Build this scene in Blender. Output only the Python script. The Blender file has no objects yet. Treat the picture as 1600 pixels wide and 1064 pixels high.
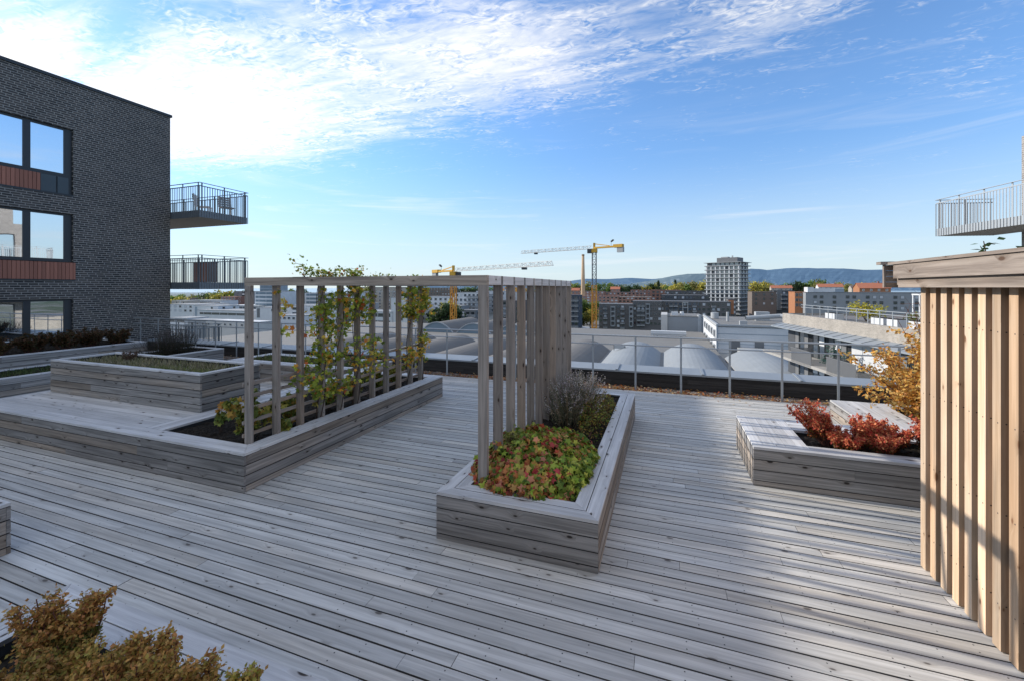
import bpy, math, random
from mathutils import Vector, Matrix
import numpy as np
R = random.Random(7)
PI = math.pi
scene = bpy.context.scene
COL = scene.collection

# ------------------------------------------------------------------ camera model (used to measure the site)
TH = math.radians(19.7); SN, CS = math.sin(TH), math.cos(TH)
F, CX, HY, CZ = 670.0, 800.0, 450.0, 2.4
def at_depth(px, D, py=None, z=None):
    """a site point seen in direction px at depth D (metres along the view)"""
    l = (px - CX) * D / F
    zz = z if z is not None else CZ - (py - HY) * D / F
    return Vector((-D * SN + l * CS, D * CS + l * SN, zz))
def x_at(px, Y):
    t = (px - CX) / F
    return Y * (t * CS - SN) / (CS + t * SN)
def depth_of(x, y): return -x * SN + y * CS

# ------------------------------------------------------------------ mesh builder
class MB:
    def __init__(s): s.v = []; s.f = []; s.uv = []; s.c = []; s.m = []
    def face(s, pts, uvs=None, col=(1, 1, 1), mi=0):
        i = len(s.v); n = len(pts)
        s.v.extend(tuple(p) for p in pts); s.f.append(tuple(range(i, i + n)))
        if uvs is None: uvs = [(p[0], p[1]) for p in pts]
        s.uv.extend(uvs); s.c.extend([col] * n); s.m.append(mi)
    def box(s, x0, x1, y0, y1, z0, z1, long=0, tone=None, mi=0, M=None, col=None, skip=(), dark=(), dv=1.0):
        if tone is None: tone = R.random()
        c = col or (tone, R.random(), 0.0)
        cd = (c[0], c[1], dv)  # colour for faces inside gaps, carries painted shade in the third channel
        P = [(x0, y0, z0), (x1, y0, z0), (x1, y1, z0), (x0, y1, z0), (x0, y0, z1), (x1, y0, z1), (x1, y1, z1), (x0, y1, z1)]
        ou = 0.6 * R.randint(0, 60); ov = R.randint(0, 80)
        lo = (x0, y0, z0)
        Q = [M @ Vector(p) for p in P] if M is not None else P
        for idx, ax in (((0, 3, 2, 1), 2), ((4, 5, 6, 7), 2), ((0, 1, 5, 4), 1), ((2, 3, 7, 6), 1), ((1, 2, 6, 5), 0), ((3, 0, 4, 7), 0)):
            if (ax, idx[0]) in skip: continue
            if ax == long: a, b = [k for k in (0, 1, 2) if k != ax]
            else: a = long; b = [k for k in (0, 1, 2) if k not in (ax, long)][0]
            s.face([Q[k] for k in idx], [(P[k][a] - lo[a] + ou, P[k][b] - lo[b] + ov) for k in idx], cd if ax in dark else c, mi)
    def prism(s, poly, z0, z1, d=(1, 0), tone=None, mi=0, dark=False):
        """vertical prism over a horizontal polygon (counter-clockwise); grain runs along d"""
        if tone is None: tone = R.random()
        c = (tone, R.random(), 0.0); cs = (c[0], c[1], 1.0) if dark else c
        ou = 0.6 * R.randint(0, 60); ov = R.randint(0, 80)
        q = (-d[1], d[0])
        ua = [p[0] * d[0] + p[1] * d[1] for p in poly]; va = [p[0] * q[0] + p[1] * q[1] for p in poly]
        v0 = min(va); u0 = min(ua)
        U = [u - u0 + ou for u in ua]; V = [v - v0 + ov for v in va]
        n = len(poly)
        s.face([(p[0], p[1], z1) for p in poly], list(zip(U, V)), c, mi)
        s.face([(p[0], p[1], z0) for p in reversed(poly)], list(zip(U[::-1], V[::-1])), c, mi)
        for i in range(n):
            j = (i + 1) % n; a, b = poly[i], poly[j]
            s.face([(a[0], a[1], z0), (b[0], b[1], z0), (b[0], b[1], z1), (a[0], a[1], z1)],
                   [(U[i], V[i]), (U[j], V[j]), (U[j], V[j] + z1 - z0), (U[i], V[i] + z1 - z0)], cs, mi)
    def bar(s, a, b, w, h=None, col=(.5, .5, .5), mi=0, up=(0, 0, 1)):
        a = Vector(a); b = Vector(b); h = h or w
        d = (b - a); L = d.length
        if L < 1e-6: return
        d /= L; u = Vector(up)
        if abs(d.dot(u)) > .98: u = Vector((0, 1, 0))
        x = d.cross(u).normalized() * (w / 2); y = x.cross(d).normalized() * (h / 2)
        q = [a - x - y, a + x - y, a + x + y, a - x + y, b - x - y, b + x - y, b + x + y, b - x + y]
        for idx in ((3, 2, 1, 0), (4, 5, 6, 7), (0, 1, 5, 4), (1, 2, 6, 5), (2, 3, 7, 6), (3, 0, 4, 7)):
            s.face([q[k] for k in idx], [(0, 0), (w, 0), (w, L), (0, L)], col, mi)
    def tube(s, pts, r0, r1, n=5, col=(.5, .5, .5), mi=0):
        rings = []
        N = len(pts)
        for i, p in enumerate(pts):
            p = Vector(p)
            d = (Vector(pts[min(i + 1, N - 1)]) - Vector(pts[max(i - 1, 0)]))
            if d.length < 1e-9: d = Vector((0, 0, 1))
            d.normalize()
            u = d.orthogonal().normalized() if abs(d.z) > .95 else d.cross(Vector((0, 0, 1))).normalized()
            w = d.cross(u); r = r0 + (r1 - r0) * i / max(1, N - 1)
            rings.append([p + (u * math.cos(2 * PI * k / n) + w * math.sin(2 * PI * k / n)) * r for k in range(n)])
        base = len(s.v)
        for rg in rings: s.v.extend(tuple(p) for p in rg)
        for i in range(N - 1):
            for k in range(n):
                k2 = (k + 1) % n
                s.f.append((base + i * n + k, base + i * n + k2, base + (i + 1) * n + k2, base + (i + 1) * n + k))
                s.uv.extend([(k / n, i), (k2 / n, i), (k2 / n, i + 1), (k / n, i + 1)]); s.c.extend([col] * 4); s.m.append(mi)
        s.f.append(tuple(base + (N - 1) * n + k for k in range(n))); s.uv.extend([(0, 0)] * n); s.c.extend([col] * n); s.m.append(mi)
    def cyl(s, c, r0, r1, z0, z1, n=16, col=(.5, .5, .5), mi=0):
        s.tube([(c[0], c[1], z0), (c[0], c[1], z1)], r0, r1, n, col, mi)
    def leaf(s, p, size, col, up=.35, shape=0, nrm=None):
        p = Vector(p)
        n = Vector((R.gauss(0, 1), R.gauss(0, 1), R.gauss(0, 1) + up * 3)) if nrm is None else Vector(nrm)
        n.normalize()
        a = n.orthogonal().normalized(); b = n.cross(a)
        t = R.random() * 2 * PI; u = a * math.cos(t) + b * math.sin(t); w = n.cross(u)
        if shape == 0:      # pointed oval
            pts = [p, p + u * size * .45 + w * size * .32 + n * size * .06, p + u * size, p + u * size * .45 - w * size * .32 + n * size * .06]
        elif shape == 1:    # lobed
            pts = []
            for k in range(10):
                an = 2 * PI * k / 10; rr = size * (.62 if k % 2 == 0 else .34)
                pts.append(p + u * math.cos(an) * rr + w * math.sin(an) * rr + n * size * (.10 if k % 2 else -.03))
        else:               # narrow
            pts = [p, p + u * size * .5 + w * size * .13, p + u * size, p + u * size * .5 - w * size * .13]
        s.face(pts, [(0, 0)] * len(pts), col)
    def mesh(s, name, mats):
        me = bpy.data.meshes.new(name)
        me.from_pydata(s.v, [], s.f)
        if not isinstance(mats, (list, tuple)): mats = [mats]
        for m in mats: me.materials.append(m)
        if len(mats) > 1: me.polygons.foreach_set('material_index', s.m)
        uvl = me.uv_layers.new(name='UVMap'); uvl.data.foreach_set('uv', np.array(s.uv, dtype=np.float32).ravel())
        ca = me.color_attributes.new('col', 'FLOAT_COLOR', 'CORNER')
        c = np.ones((len(s.c), 4), dtype=np.float32); c[:, :3] = np.array(s.c, dtype=np.float32)
        ca.data.foreach_set('color', c.ravel())
        me.update()
        return me
    def build(s, name, mats, parent=None, loc=None):
        o = bpy.data.objects.new(name, s.mesh(name, mats)); COL.objects.link(o)
        if parent is not None: o.parent = parent
        if loc is not None: o.location = loc
        return o

def tag(o, label=None, cat=None, group=None, kind=None):
    if label: o['label'] = label
    if cat: o['category'] = cat
    if group: o['group'] = group
    if kind: o['kind'] = kind
    return o
def thing(name, label, cat, loc=(0, 0, 0), rz=0, group=None):
    o = bpy.data.objects.new(name, None); COL.objects.link(o)
    o.empty_display_size = .2; o.location = loc; o.rotation_euler = (0, 0, rz)
    return tag(o, label, cat, group)
def link(name, me, parent, loc=(0, 0, 0), rz=0):
    o = bpy.data.objects.new(name, me); COL.objects.link(o); o.parent = parent; o.location = loc; o.rotation_euler = (0, 0, rz); return o
def struct(name, mb, mat, kind='structure'):
    o = mb.build(name, mat); o['kind'] = kind; return o

# ------------------------------------------------------------------ materials
def newmat(name):
    m = bpy.data.materials.new(name); m.use_nodes = True
    nt = m.node_tree; nt.nodes.clear()
    out = nt.nodes.new('ShaderNodeOutputMaterial')
    return m, nt, out
class NG:
    def __init__(s, nt): s.nt = nt
    def n(s, t, **kw):
        nd = s.nt.nodes.new(t)
        for k, v in kw.items(): setattr(nd, k, v)
        return nd
    def l(s, a, b): s.nt.links.new(a, b)
    def val(s, x, sock):
        if isinstance(x, (int, float)): sock.default_value = x
        elif isinstance(x, (tuple, list)): sock.default_value = tuple(x) + ((1,) if len(x) == 3 and len(sock.default_value) == 4 else ())
        else: s.l(x, sock)
    def math(s, op, a, b=0.0, c=0.0, clamp=False):
        nd = s.n('ShaderNodeMath', operation=op, use_clamp=clamp)
        s.val(a, nd.inputs[0]); s.val(b, nd.inputs[1])
        if len(nd.inputs) > 2: s.val(c, nd.inputs[2])
        return nd.outputs[0]
    def mix(s, f, a, b, blend='MIX'):
        nd = s.n('ShaderNodeMix', data_type='RGBA', blend_type=blend)
        s.val(f, nd.inputs[0]); s.val(a, nd.inputs[6]); s.val(b, nd.inputs[7]); return nd.outputs[2]
    def noise(s, vec, scale, detail=3, rough=.55, dist=0.0, dim='3D'):
        nd = s.n('ShaderNodeTexNoise'); nd.noise_dimensions = dim
        if vec is not None: s.l(vec, nd.inputs['Vector'])
        nd.inputs['Scale'].default_value = scale; nd.inputs['Detail'].default_value = detail
        nd.inputs['Roughness'].default_value = rough; nd.inputs['Distortion'].default_value = dist
        return nd.outputs[0]
    def smooth(s, x, lo, hi):
        nd = s.n('ShaderNodeMapRange', interpolation_type='SMOOTHSTEP')
        s.val(x, nd.inputs[0]); nd.inputs[1].default_value = lo; nd.inputs[2].default_value = hi
        return nd.outputs[0]
    def mapping(s, vec, scale=(1, 1, 1), loc=(0, 0, 0), rot=(0, 0, 0)):
        nd = s.n('ShaderNodeMapping'); s.l(vec, nd.inputs[0])
        nd.inputs['Scale'].default_value = scale; nd.inputs['Location'].default_value = loc; nd.inputs['Rotation'].default_value = rot
        return nd.outputs[0]
    def bsdf(s, col, rough=.6, metal=0.0, spec=.4, normal=None):
        nd = s.n('ShaderNodeBsdfPrincipled')
        s.val(col, nd.inputs['Base Color']); s.val(rough, nd.inputs['Roughness']); s.val(metal, nd.inputs['Metallic'])
        nd.inputs['Specular IOR Level'].default_value = spec
        if normal is not None: s.l(normal, nd.inputs['Normal'])
        return nd.outputs[0]
    def bump(s, h, strength=.3, dist=.01):
        nd = s.n('ShaderNodeBump'); s.l(h, nd.inputs['Height']); nd.inputs['Strength'].default_value = strength; nd.inputs['Distance'].default_value = dist
        return nd.outputs[0]

def wood(name, light, dark, knot=(.05, .04, .035), warm=None, nails=False, var=.35, knots=1.0, rough=.75, spec=.25, kthr=.72, grey=0.0):
    m, nt, out = newmat(name); g = NG(nt)
    uv = g.n('ShaderNodeUVMap').outputs[0]
    at = g.n('ShaderNodeAttribute', attribute_name='col')
    sep = g.n('ShaderNodeSeparateColor'); g.l(at.outputs['Color'], sep.inputs[0])
    tone, r2, edge = sep.outputs[0], sep.outputs[1], sep.outputs[2]
    # knots bend the grain
    kv = g.mapping(uv, (3.6, 8.0, 1))
    vor = g.n('ShaderNodeTexVoronoi', voronoi_dimensions='2D', feature='F1'); g.l(kv, vor.inputs['Vector']); vor.inputs['Scale'].default_value = 1.0; vor.inputs['Randomness'].default_value = 1.0
    vsep = g.n('ShaderNodeSeparateColor'); g.l(vor.outputs['Color'], vsep.inputs[0])
    kd = vor.outputs['Distance']
    size = g.math('MULTIPLY', g.math('GREATER_THAN', vsep.outputs[0], kthr), g.math('ADD', .04, g.math('MULTIPLY', vsep.outputs[1], .10)))
    kmask = g.math('MULTIPLY', g.smooth(g.math('SUBTRACT', size, kd), -.015, .05), knots)
    halo = g.math('MULTIPLY', g.smooth(g.math('SUBTRACT', g.math('MULTIPLY', size, 2.6), kd), -.05, .25), .55 * knots)
    swirl = g.math('MULTIPLY', g.math('MULTIPLY', g.smooth(kd, .42, .0), g.math('GREATER_THAN', size, .001)), .13)
    gv = g.n('ShaderNodeVectorMath', operation='ADD'); g.l(g.mapping(uv, (1.1, 34, 1)), gv.inputs[0])
    cmb = g.n('ShaderNodeCombineXYZ'); g.l(g.math('MULTIPLY', swirl, 9), cmb.inputs[1]); g.l(g.math('MULTIPLY', r2, 50), cmb.inputs[2]); g.l(cmb.outputs[0], gv.inputs[1])
    grain = g.noise(gv.outputs[0], 1.0, 5, .62, .4)
    fine = g.noise(g.mapping(uv, (5, 260, 1)), 1.0, 2, .6)
    blot = g.noise(g.mapping(uv, (1.3, 3.0, 1)), 1.0, 3, .6)
    coarse = g.noise(g.mapping(gv.outputs[0], (.45, .36, 1)), 1.0, 3, .6, .3)
    gfac = g.math('ADD', g.math('MULTIPLY', g.smooth(grain, .36, .64), .45), g.math('ADD', g.math('MULTIPLY', fine, .25), g.math('MULTIPLY', g.smooth(coarse, .35, .65), .30)))
    col = g.mix(gfac, dark, light)
    tv = g.math('ADD', 1 - var / 2, g.math('MULTIPLY', tone, var))
    tv = g.math('MULTIPLY', tv, g.math('ADD', .80, g.math('MULTIPLY', blot, .40)))
    cc = g.n('ShaderNodeCombineColor'); 
    for k in range(3): g.l(tv, cc.inputs[k])
    col = g.mix(1.0, col, cc.outputs[0], 'MULTIPLY')
    if warm:
        wf = g.math('MULTIPLY', g.smooth(g.math('ADD', g.math('MULTIPLY', r2, .7), g.math('MULTIPLY', blot, .5)), .55, .95), .75)
        col = g.mix(wf, col, g.mix(1.0, col, warm, 'MULTIPLY'))
    col = g.mix(halo, col, g.mix(1.0, col, (.55, .5, .46), 'MULTIPLY'))
    col = g.mix(kmask, col, knot)
    if nails:
        su = g.n('ShaderNodeSeparateXYZ'); g.l(uv, su.inputs[0])
        fu = g.math('SUBTRACT', g.math('FRACT', g.math('DIVIDE', su.outputs[0], .6)), .5)
        du = g.math('MULTIPLY', fu, .6)
        fv = g.math('FRACT', su.outputs[1])
        d1 = g.math('MINIMUM', g.math('ABSOLUTE', g.math('SUBTRACT', fv, .028)), g.math('ABSOLUTE', g.math('SUBTRACT', fv, .092)))
        rr = g.math('SQRT', g.math('ADD', g.math('MULTIPLY', du, du), g.math('MULTIPLY', d1, d1)))
        col = g.mix(g.smooth(rr, .0065, .0035), col, (.035, .035, .04))
    if grey:
        gs = g.noise(g.mapping(uv, (.35, 9, 1)), 1.0, 4, .65)
        col = g.mix(g.math('MULTIPLY', g.smooth(gs, .48, .70), grey), col, g.mix(1.0, col, (.62, .66, .72), 'MULTIPLY'))
    col = g.mix(g.math('MULTIPLY', edge, .86), col, (.012, .012, .013))  # board faces in the gaps painted near black to stand for shade
    h = g.math('ADD', g.math('MULTIPLY', grain, .6), g.math('MULTIPLY', fine, .5))
    g.l(g.bsdf(col, rough, 0, spec, g.bump(h, .35, .004)), out.inputs[0])
    return m

def plain(name, col, rough=.6, metal=0.0, spec=.4, noise=0.15, scale=6.0, bump=0.0, coord='Object'):
    m, nt, out = newmat(name); g = NG(nt)
    tc = g.n('ShaderNodeTexCoord').outputs[coord]
    nz = g.noise(tc, scale, 4, .6)
    f = g.math('ADD', 1 - noise, g.math('MULTIPLY', nz, noise * 2))
    cc = g.n('ShaderNodeCombineColor')
    for k in range(3): g.l(f, cc.inputs[k])
    c = g.mix(1.0, col, cc.outputs[0], 'MULTIPLY')
    nrm = g.bump(g.noise(tc, scale * 5, 3), bump, .02) if bump else None
    g.l(g.bsdf(c, rough, metal, spec, nrm), out.inputs[0])
    return m

def brick(name, c1, c2, mortar, bw=.24, bh=.075, ms=.010, rough=.6, soft=0.3):
    m, nt, out = newmat(name); g = NG(nt)
    uv = g.n('ShaderNodeUVMap').outputs[0]
    su = g.n('ShaderNodeSeparateXYZ'); g.l(uv, su.inputs[0])
    rw = g.math('FLOOR', g.math('DIVIDE', su.outputs[1], bh))
    wn = g.n('ShaderNodeTexWhiteNoise', noise_dimensions='1D'); g.l(rw, wn.inputs['W'])
    cv = g.n('ShaderNodeCombineXYZ'); g.l(g.math('ADD', su.outputs[0], g.math('ADD', g.math('MULTIPLY', rw, bw * .36), g.math('MULTIPLY', wn.outputs['Value'], bw * .22))), cv.inputs[0]); g.l(su.outputs[1], cv.inputs[1])
    b = g.n('ShaderNodeTexBrick'); g.l(cv.outputs[0], b.inputs['Vector'])
    b.inputs['Color1'].default_value = (*c1, 1); b.inputs['Color2'].default_value = (*c2, 1); b.inputs['Mortar'].default_value = (*mortar, 1)
    b.inputs['Scale'].default_value = 1.0; b.inputs['Mortar Size'].default_value = ms; b.inputs['Mortar Smooth'].default_value = soft
    b.inputs['Brick Width'].default_value = bw; b.inputs['Row Height'].default_value = bh; b.inputs['Bias'].default_value = -.1; b.offset = 0.0
    nz = g.noise(g.mapping(uv, (1.0, .35, 1)), .6, 6, .65)
    f = g.math('ADD', .55, g.math('MULTIPLY', nz, .9))
    cc = g.n('ShaderNodeCombineColor')
    for k in range(3): g.l(f, cc.inputs[k])
    col = g.mix(1.0, b.outputs['Color'], cc.outputs[0], 'MULTIPLY')
    inv = g.math('SUBTRACT', 1.0, b.outputs['Fac'])
    g.l(g.bsdf(col, rough, 0, .35, g.bump(inv, .6, .006)), out.inputs[0])
    return m

def leafmat(name, trans=.35):
    m, nt, out = newmat(name); g = NG(nt)
    at = g.n('ShaderNodeAttribute', attribute_name='col').outputs['Color']
    d = g.bsdf(at, .55, 0, .3)
    t = g.n('ShaderNodeBsdfTranslucent'); g.l(at, t.inputs[0])
    mx = g.n('ShaderNodeMixShader'); mx.inputs[0].default_value = trans
    g.l(d, mx.inputs[1]); g.l(t.outputs[0], mx.inputs[2]); g.l(mx.outputs[0], out.inputs[0])
    return m

def glassmat(name, tint=(.02, .028, .032), refl=.6, gl=(.9, .95, 1.0)):
    m, nt, out = newmat(name); g = NG(nt)
    d = g.bsdf(tint, .3, 0, .2)
    gl_ = g.n('ShaderNodeBsdfGlossy'); gl_.inputs[0].default_value = (*gl, 1); gl_.inputs['Roughness'].default_value = .015
    tc = g.n('ShaderNodeTexCoord').outputs['Object']
    g.l(g.bump(g.noise(tc, .9, 1), .04, .05), gl_.inputs['Normal'])
    mx = g.n('ShaderNodeMixShader'); mx.inputs[0].default_value = refl
    g.l(d, mx.inputs[1]); g.l(gl_.outputs[0], mx.inputs[2]); g.l(mx.outputs[0], out.inputs[0])
    return m

M = {}
M['deck'] = wood('weathered_deck', (.63, .625, .60), (.335, .33, .315), grey=.35, nails=True, var=.24, warm=(1.06, 1.0, .93), knots=.75, kthr=.86)
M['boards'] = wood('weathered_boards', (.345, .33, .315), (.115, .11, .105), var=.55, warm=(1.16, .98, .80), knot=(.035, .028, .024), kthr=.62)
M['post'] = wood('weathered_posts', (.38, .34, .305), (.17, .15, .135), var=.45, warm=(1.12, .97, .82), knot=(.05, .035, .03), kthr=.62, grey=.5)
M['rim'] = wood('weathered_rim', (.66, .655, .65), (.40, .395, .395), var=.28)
M['pine'] = wood('fresh_pine', (.76, .60, .44), (.50, .355, .235), var=.55, grey=.95, nails=True, warm=(1.03, .88, .74), knot=(.20, .10, .05), rough=.6)
M['pinedark'] = wood('shaded_pine', (.40, .27, .175), (.24, .155, .095), var=.4, knot=(.08, .045, .03), rough=.7)  # inner boards: pine with the recess shade put into its colour
M['fascia'] = wood('fascia_boards', (.37, .315, .27), (.15, .12, .10), var=.4, kthr=.6, warm=(1.1, .95, .82), knot=(.10, .06, .04))
M['liner'] = plain('liner', (.022, .024, .026), .7)
M['gap'] = plain('deck_gap', (.012, .012, .013), .9)
def soilmat():
    m, nt, out = newmat('soil'); g = NG(nt)
    tc = g.n('ShaderNodeTexCoord').outputs['Object']
    n1 = g.noise(tc, 30, 5, .7); n2 = g.noise(tc, 90, 3, .7)
    c = g.mix(g.smooth(n1, .35, .7), (.012, .010, .008), (.05, .042, .034))
    c = g.mix(g.smooth(n2, .66, .74), c, (.16, .13, .09))
    g.l(g.bsdf(c, .95, 0, .1, g.bump(n1, 1.0, .03)), out.inputs[0]); return m
M['soil'] = soilmat()
M['galv'] = plain('galvanised_steel', (.36, .385, .405), .45, .35, .5, .1, 12)
M['steel_dark'] = plain('grey_painted_steel', (.15, .17, .185), .5, .1, .4, .1, 10)
M['metalcap'] = plain('zinc_cap', (.27, .295, .315), .5, .15, .5, .12, 2.5)
M['facewood'] = wood('dark_facing', (.055, .052, .05), (.022, .021, .021), var=.4, knots=.4)
M['brickL'] = brick('dark_brick', (.030, .029, .029), (.085, .076, .069), (.29, .28, .26), ms=.0115, soft=.5)
M['brickR'] = brick('grey_brick', (.20, .18, .165), (.29, .26, .235), (.44, .42, .39))
M['beigebrick'] = brick('beige_brick', (.25, .225, .19), (.36, .32, .275), (.42, .39, .35))
M['glass'] = glassmat('window_glass', refl=.72)
M['glassdim'] = glassmat('dim_glass', refl=.35)
M['frame'] = plain('dark_frame', (.030, .036, .042), .45, 0, .4, .08, 5)
M['panel'] = plain('slate_panel', (.055, .075, .088), .5, 0, .4, .06, 3)
def redclad():
    m, nt, out = newmat('red_timber'); g = NG(nt)
    uv = g.n('ShaderNodeUVMap').outputs[0]
    at = g.n('ShaderNodeAttribute', attribute_name='col'); sep = g.n('ShaderNodeSeparateColor'); g.l(at.outputs['Color'], sep.inputs[0])
    gr = g.noise(g.mapping(uv, (2, 60, 1)), 1, 4, .6)
    f = g.math('ADD', .62, g.math('ADD', g.math('MULTIPLY', sep.outputs[0], .35), g.math('MULTIPLY', gr, .45)))
    cc = g.n('ShaderNodeCombineColor')
    for k in range(3): g.l(f, cc.inputs[k])
    g.l(g.bsdf(g.mix(1.0, (.30, .125, .085), cc.outputs[0], 'MULTIPLY'), .65), out.inputs[0]); return m
M['redclad'] = redclad()
M['concrete'] = plain('concrete', (.34, .325, .30), .8, 0, .2, .15, 3)
M['leaf'] = leafmat('leaf')
M['bark'] = plain('bark', (.075, .055, .045), .9, 0, .1, .3, 20)
M['bark_red'] = plain('reddish_bark', (.13, .06, .045), .8, 0, .2, .25, 20)
def gravelmat():
    m, nt, out = newmat('gravel'); g = NG(nt)
    tc = g.n('ShaderNodeTexCoord').outputs['Object']
    v = g.n('ShaderNodeTexVoronoi'); g.l(tc, v.inputs['Vector']); v.inputs['Scale'].default_value = 26
    sp = g.n('ShaderNodeSeparateColor'); g.l(v.outputs['Color'], sp.inputs[0])
    c = g.mix(sp.outputs[0], (.10, .085, .075), (.30, .26, .235))
    big = g.noise(tc, 1.2, 3)
    c = g.mix(g.math('MULTIPLY', g.smooth(big, .5, .65), .5), c, (.10, .055, .035))
    g.l(g.bsdf(c, .9, 0, .2, g.bump(v.outputs['Distance'], .9, .03)), out.inputs[0]); return m
M['gravel'] = gravelmat()
CITY = {
 'white': (.56, .575, .59), 'offwhite': (.48, .47, .45), 'cream': (.38, .345, .30), 'lightgrey': (.26, .275, .29), 'grey': (.16, .165, .172),
 'bluegrey': (.27, .32, .37), 'darkbrick': (.125, .12, .12), 'dark': (.075, .08, .088), 'brown': (.165, .135, .118), 'brownred': (.25, .135, .105),
 'orange': (.36, .165, .085), 'pink': (.33, .19, .15), 'redroof': (.42, .16, .095), 'black': (.02, .022, .026), 'beigeroof': (.20, .193, .18),
 'vaultlight': (.255, .275, .29), 'vaultdark': (.165, .155, .142), 'yellow': (.62, .36, .06), 'craneorange': (.58, .27, .05), 'cranewhite': (.60, .60, .58),
 'chimney': (.50, .35, .22), 'chimneydark': (.33, .23, .15), 'red': (.35, .04, .03), 'navy': (.065, .078, .10), 'silver': (.36, .375, .385), 'glassblue': (.16, .21, .25)}
for k, c in CITY.items(): M[k] = plain('city_' + k, c, .75, 0, .25, .14, .35)
M['cityglass'] = glassmat('city_glass', (.025, .032, .04), .18)
M['brightpane'] = plain('bright_pane', (.45, .47, .50), .3)  # flat pale colour painted on random panes as window highlights

# ------------------------------------------------------------------ deck
EDGE = 10.42
pitch = .125
mb = MB()
row = 0; y = -3.2
while y < EDGE - .02:
    x = -14.0 - R.random() * 3
    while x < 9:
        L = R.choice((3.0, 3.6, 4.2, 4.8, 5.4))
        x1 = min(x + L, 9.2)
        if x1 > -13.6:
            dz = R.uniform(-.0015, .0015)
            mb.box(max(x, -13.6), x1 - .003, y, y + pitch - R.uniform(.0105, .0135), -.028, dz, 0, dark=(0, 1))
        x += L
    y += pitch; row += 1
struct('deck', mb, M['deck'])
mb = MB(); mb.box(-19, 9.2, -3.4, EDGE - .01, -.35, -.05); struct('deck_underside', mb, M['gap'])
mb = MB(); mb.box(-19, 9.2, EDGE, EDGE + .045, -.12, -.004, 0, .4); struct('deck_edge_board', mb, M['boards'])
mb = MB()
nx = 300
for i in range(nx):
    xa, xb = -19.1 + 29 * i / nx, -19.1 + 29 * (i + 1) / nx
    for j in range(4):
        ya, yb = 10.47 + .14 * j, 10.47 + .14 * (j + 1)
        h = lambda a, b: -.05 + .05 * max(0, (b - 10.5)) + .012 * math.sin(a * 31 + b * 57) * math.cos(a * 17)
        mb.face([(xa, ya, h(xa, ya)), (xb, ya, h(xb, ya)), (xb, yb, h(xb, yb)), (xa, yb, h(xa, yb))])
struct('gravel', mb, M['gravel'], 'stuff')
# pebbles and fallen leaves lying on the strip
mb = MB()
AUT = [(.35, .12, .03), (.45, .22, .06), (.28, .07, .03), (.5, .33, .12), (.2, .08, .04), (.55, .42, .25)]
for i in range(3600):
    xx = R.uniform(-19, 8) if R.random() < .4 else R.gauss(-2.0, 3.2)
    yy = 10.47 + abs(R.gauss(0, .18)) if R.random() < .75 else R.uniform(10.47, 10.98)
    if yy > 11.0 or xx < -19 or xx > 9: continue
    c = R.choice(AUT); k = R.uniform(.5, 1.2)
    mb.leaf((xx, yy, -.02 + .05 * (yy - 10.5)), R.uniform(.04, .085), tuple(a * k for a in c), up=1.2)
for i in range(90):
    xx = R.uniform(-12, 2); yy = EDGE - abs(R.gauss(0, .5))
    mb.leaf((xx, yy, .006), R.uniform(.04, .06), R.choice(AUT), up=3)
struct('fallen_leaves', mb, M['leaf'], 'stuff')

# ------------------------------------------------------------------ timber planters
def split_boards(a, b, lo=2.4, hi=4.8):
    cuts = [a]; x = a + R.uniform(.8, hi)
    while x < b - .6: cuts.append(x); x += R.uniform(lo, hi)
    cuts.append(b); return list(zip(cuts[:-1], cuts[1:]))
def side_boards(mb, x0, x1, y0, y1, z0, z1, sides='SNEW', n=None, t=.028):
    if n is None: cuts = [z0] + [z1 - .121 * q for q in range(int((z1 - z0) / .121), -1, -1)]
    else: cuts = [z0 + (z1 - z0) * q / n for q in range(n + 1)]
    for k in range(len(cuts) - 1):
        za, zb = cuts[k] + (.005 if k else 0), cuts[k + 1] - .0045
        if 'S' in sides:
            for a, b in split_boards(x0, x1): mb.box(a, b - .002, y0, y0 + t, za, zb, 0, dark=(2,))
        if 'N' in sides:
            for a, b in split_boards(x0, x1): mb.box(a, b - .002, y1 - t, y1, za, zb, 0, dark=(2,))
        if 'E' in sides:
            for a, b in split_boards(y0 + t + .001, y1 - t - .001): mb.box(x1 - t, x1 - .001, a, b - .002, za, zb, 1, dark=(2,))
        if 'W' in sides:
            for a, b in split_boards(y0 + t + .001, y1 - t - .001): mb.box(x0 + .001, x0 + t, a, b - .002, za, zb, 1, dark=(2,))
def rim_boards(mb, x0, x1, y0, y1, z0, z1, w, n=2):
    """mitred boards round a rectangle, w wide in all"""
    s = w / n; gp = .0075
    for k in range(n):
        a, b = k * s + (gp if k else 0), (k + 1) * s
        for (poly, d) in (
            ([(x0 + a, y0 + a), (x1 - a, y0 + a), (x1 - b, y0 + b), (x0 + b, y0 + b)], (1, 0)),
            ([(x1 - a, y1 - a), (x0 + a, y1 - a), (x0 + b, y1 - b), (x1 - b, y1 - b)], (1, 0)),
            ([(x1 - a, y0 + a + .002), (x1 - a, y1 - a - .002), (x1 - b, y1 - b - .002), (x1 - b, y0 + b + .002)], (0, 1)),
            ([(x0 + a, y1 - a - .002), (x0 + a, y0 + a + .002), (x0 + b, y0 + b + .002), (x0 + b, y1 - b - .002)], (0, 1))):
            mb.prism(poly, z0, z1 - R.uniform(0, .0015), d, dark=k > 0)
def liner(mb, x0, x1, y0, y1, z0, z1, t=.03, off=.03):
    x0 += off; x1 -= off; y0 += off; y1 -= off
    mb.box(x0, x1, y0, y0 + t, z0, z1); mb.box(x0, x1, y1 - t, y1, z0, z1)
    mb.box(x0, x0 + t, y0 + t, y1 - t, z0, z1); mb.box(x1 - t, x1, y0 + t, y1 - t, z0, z1)
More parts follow.
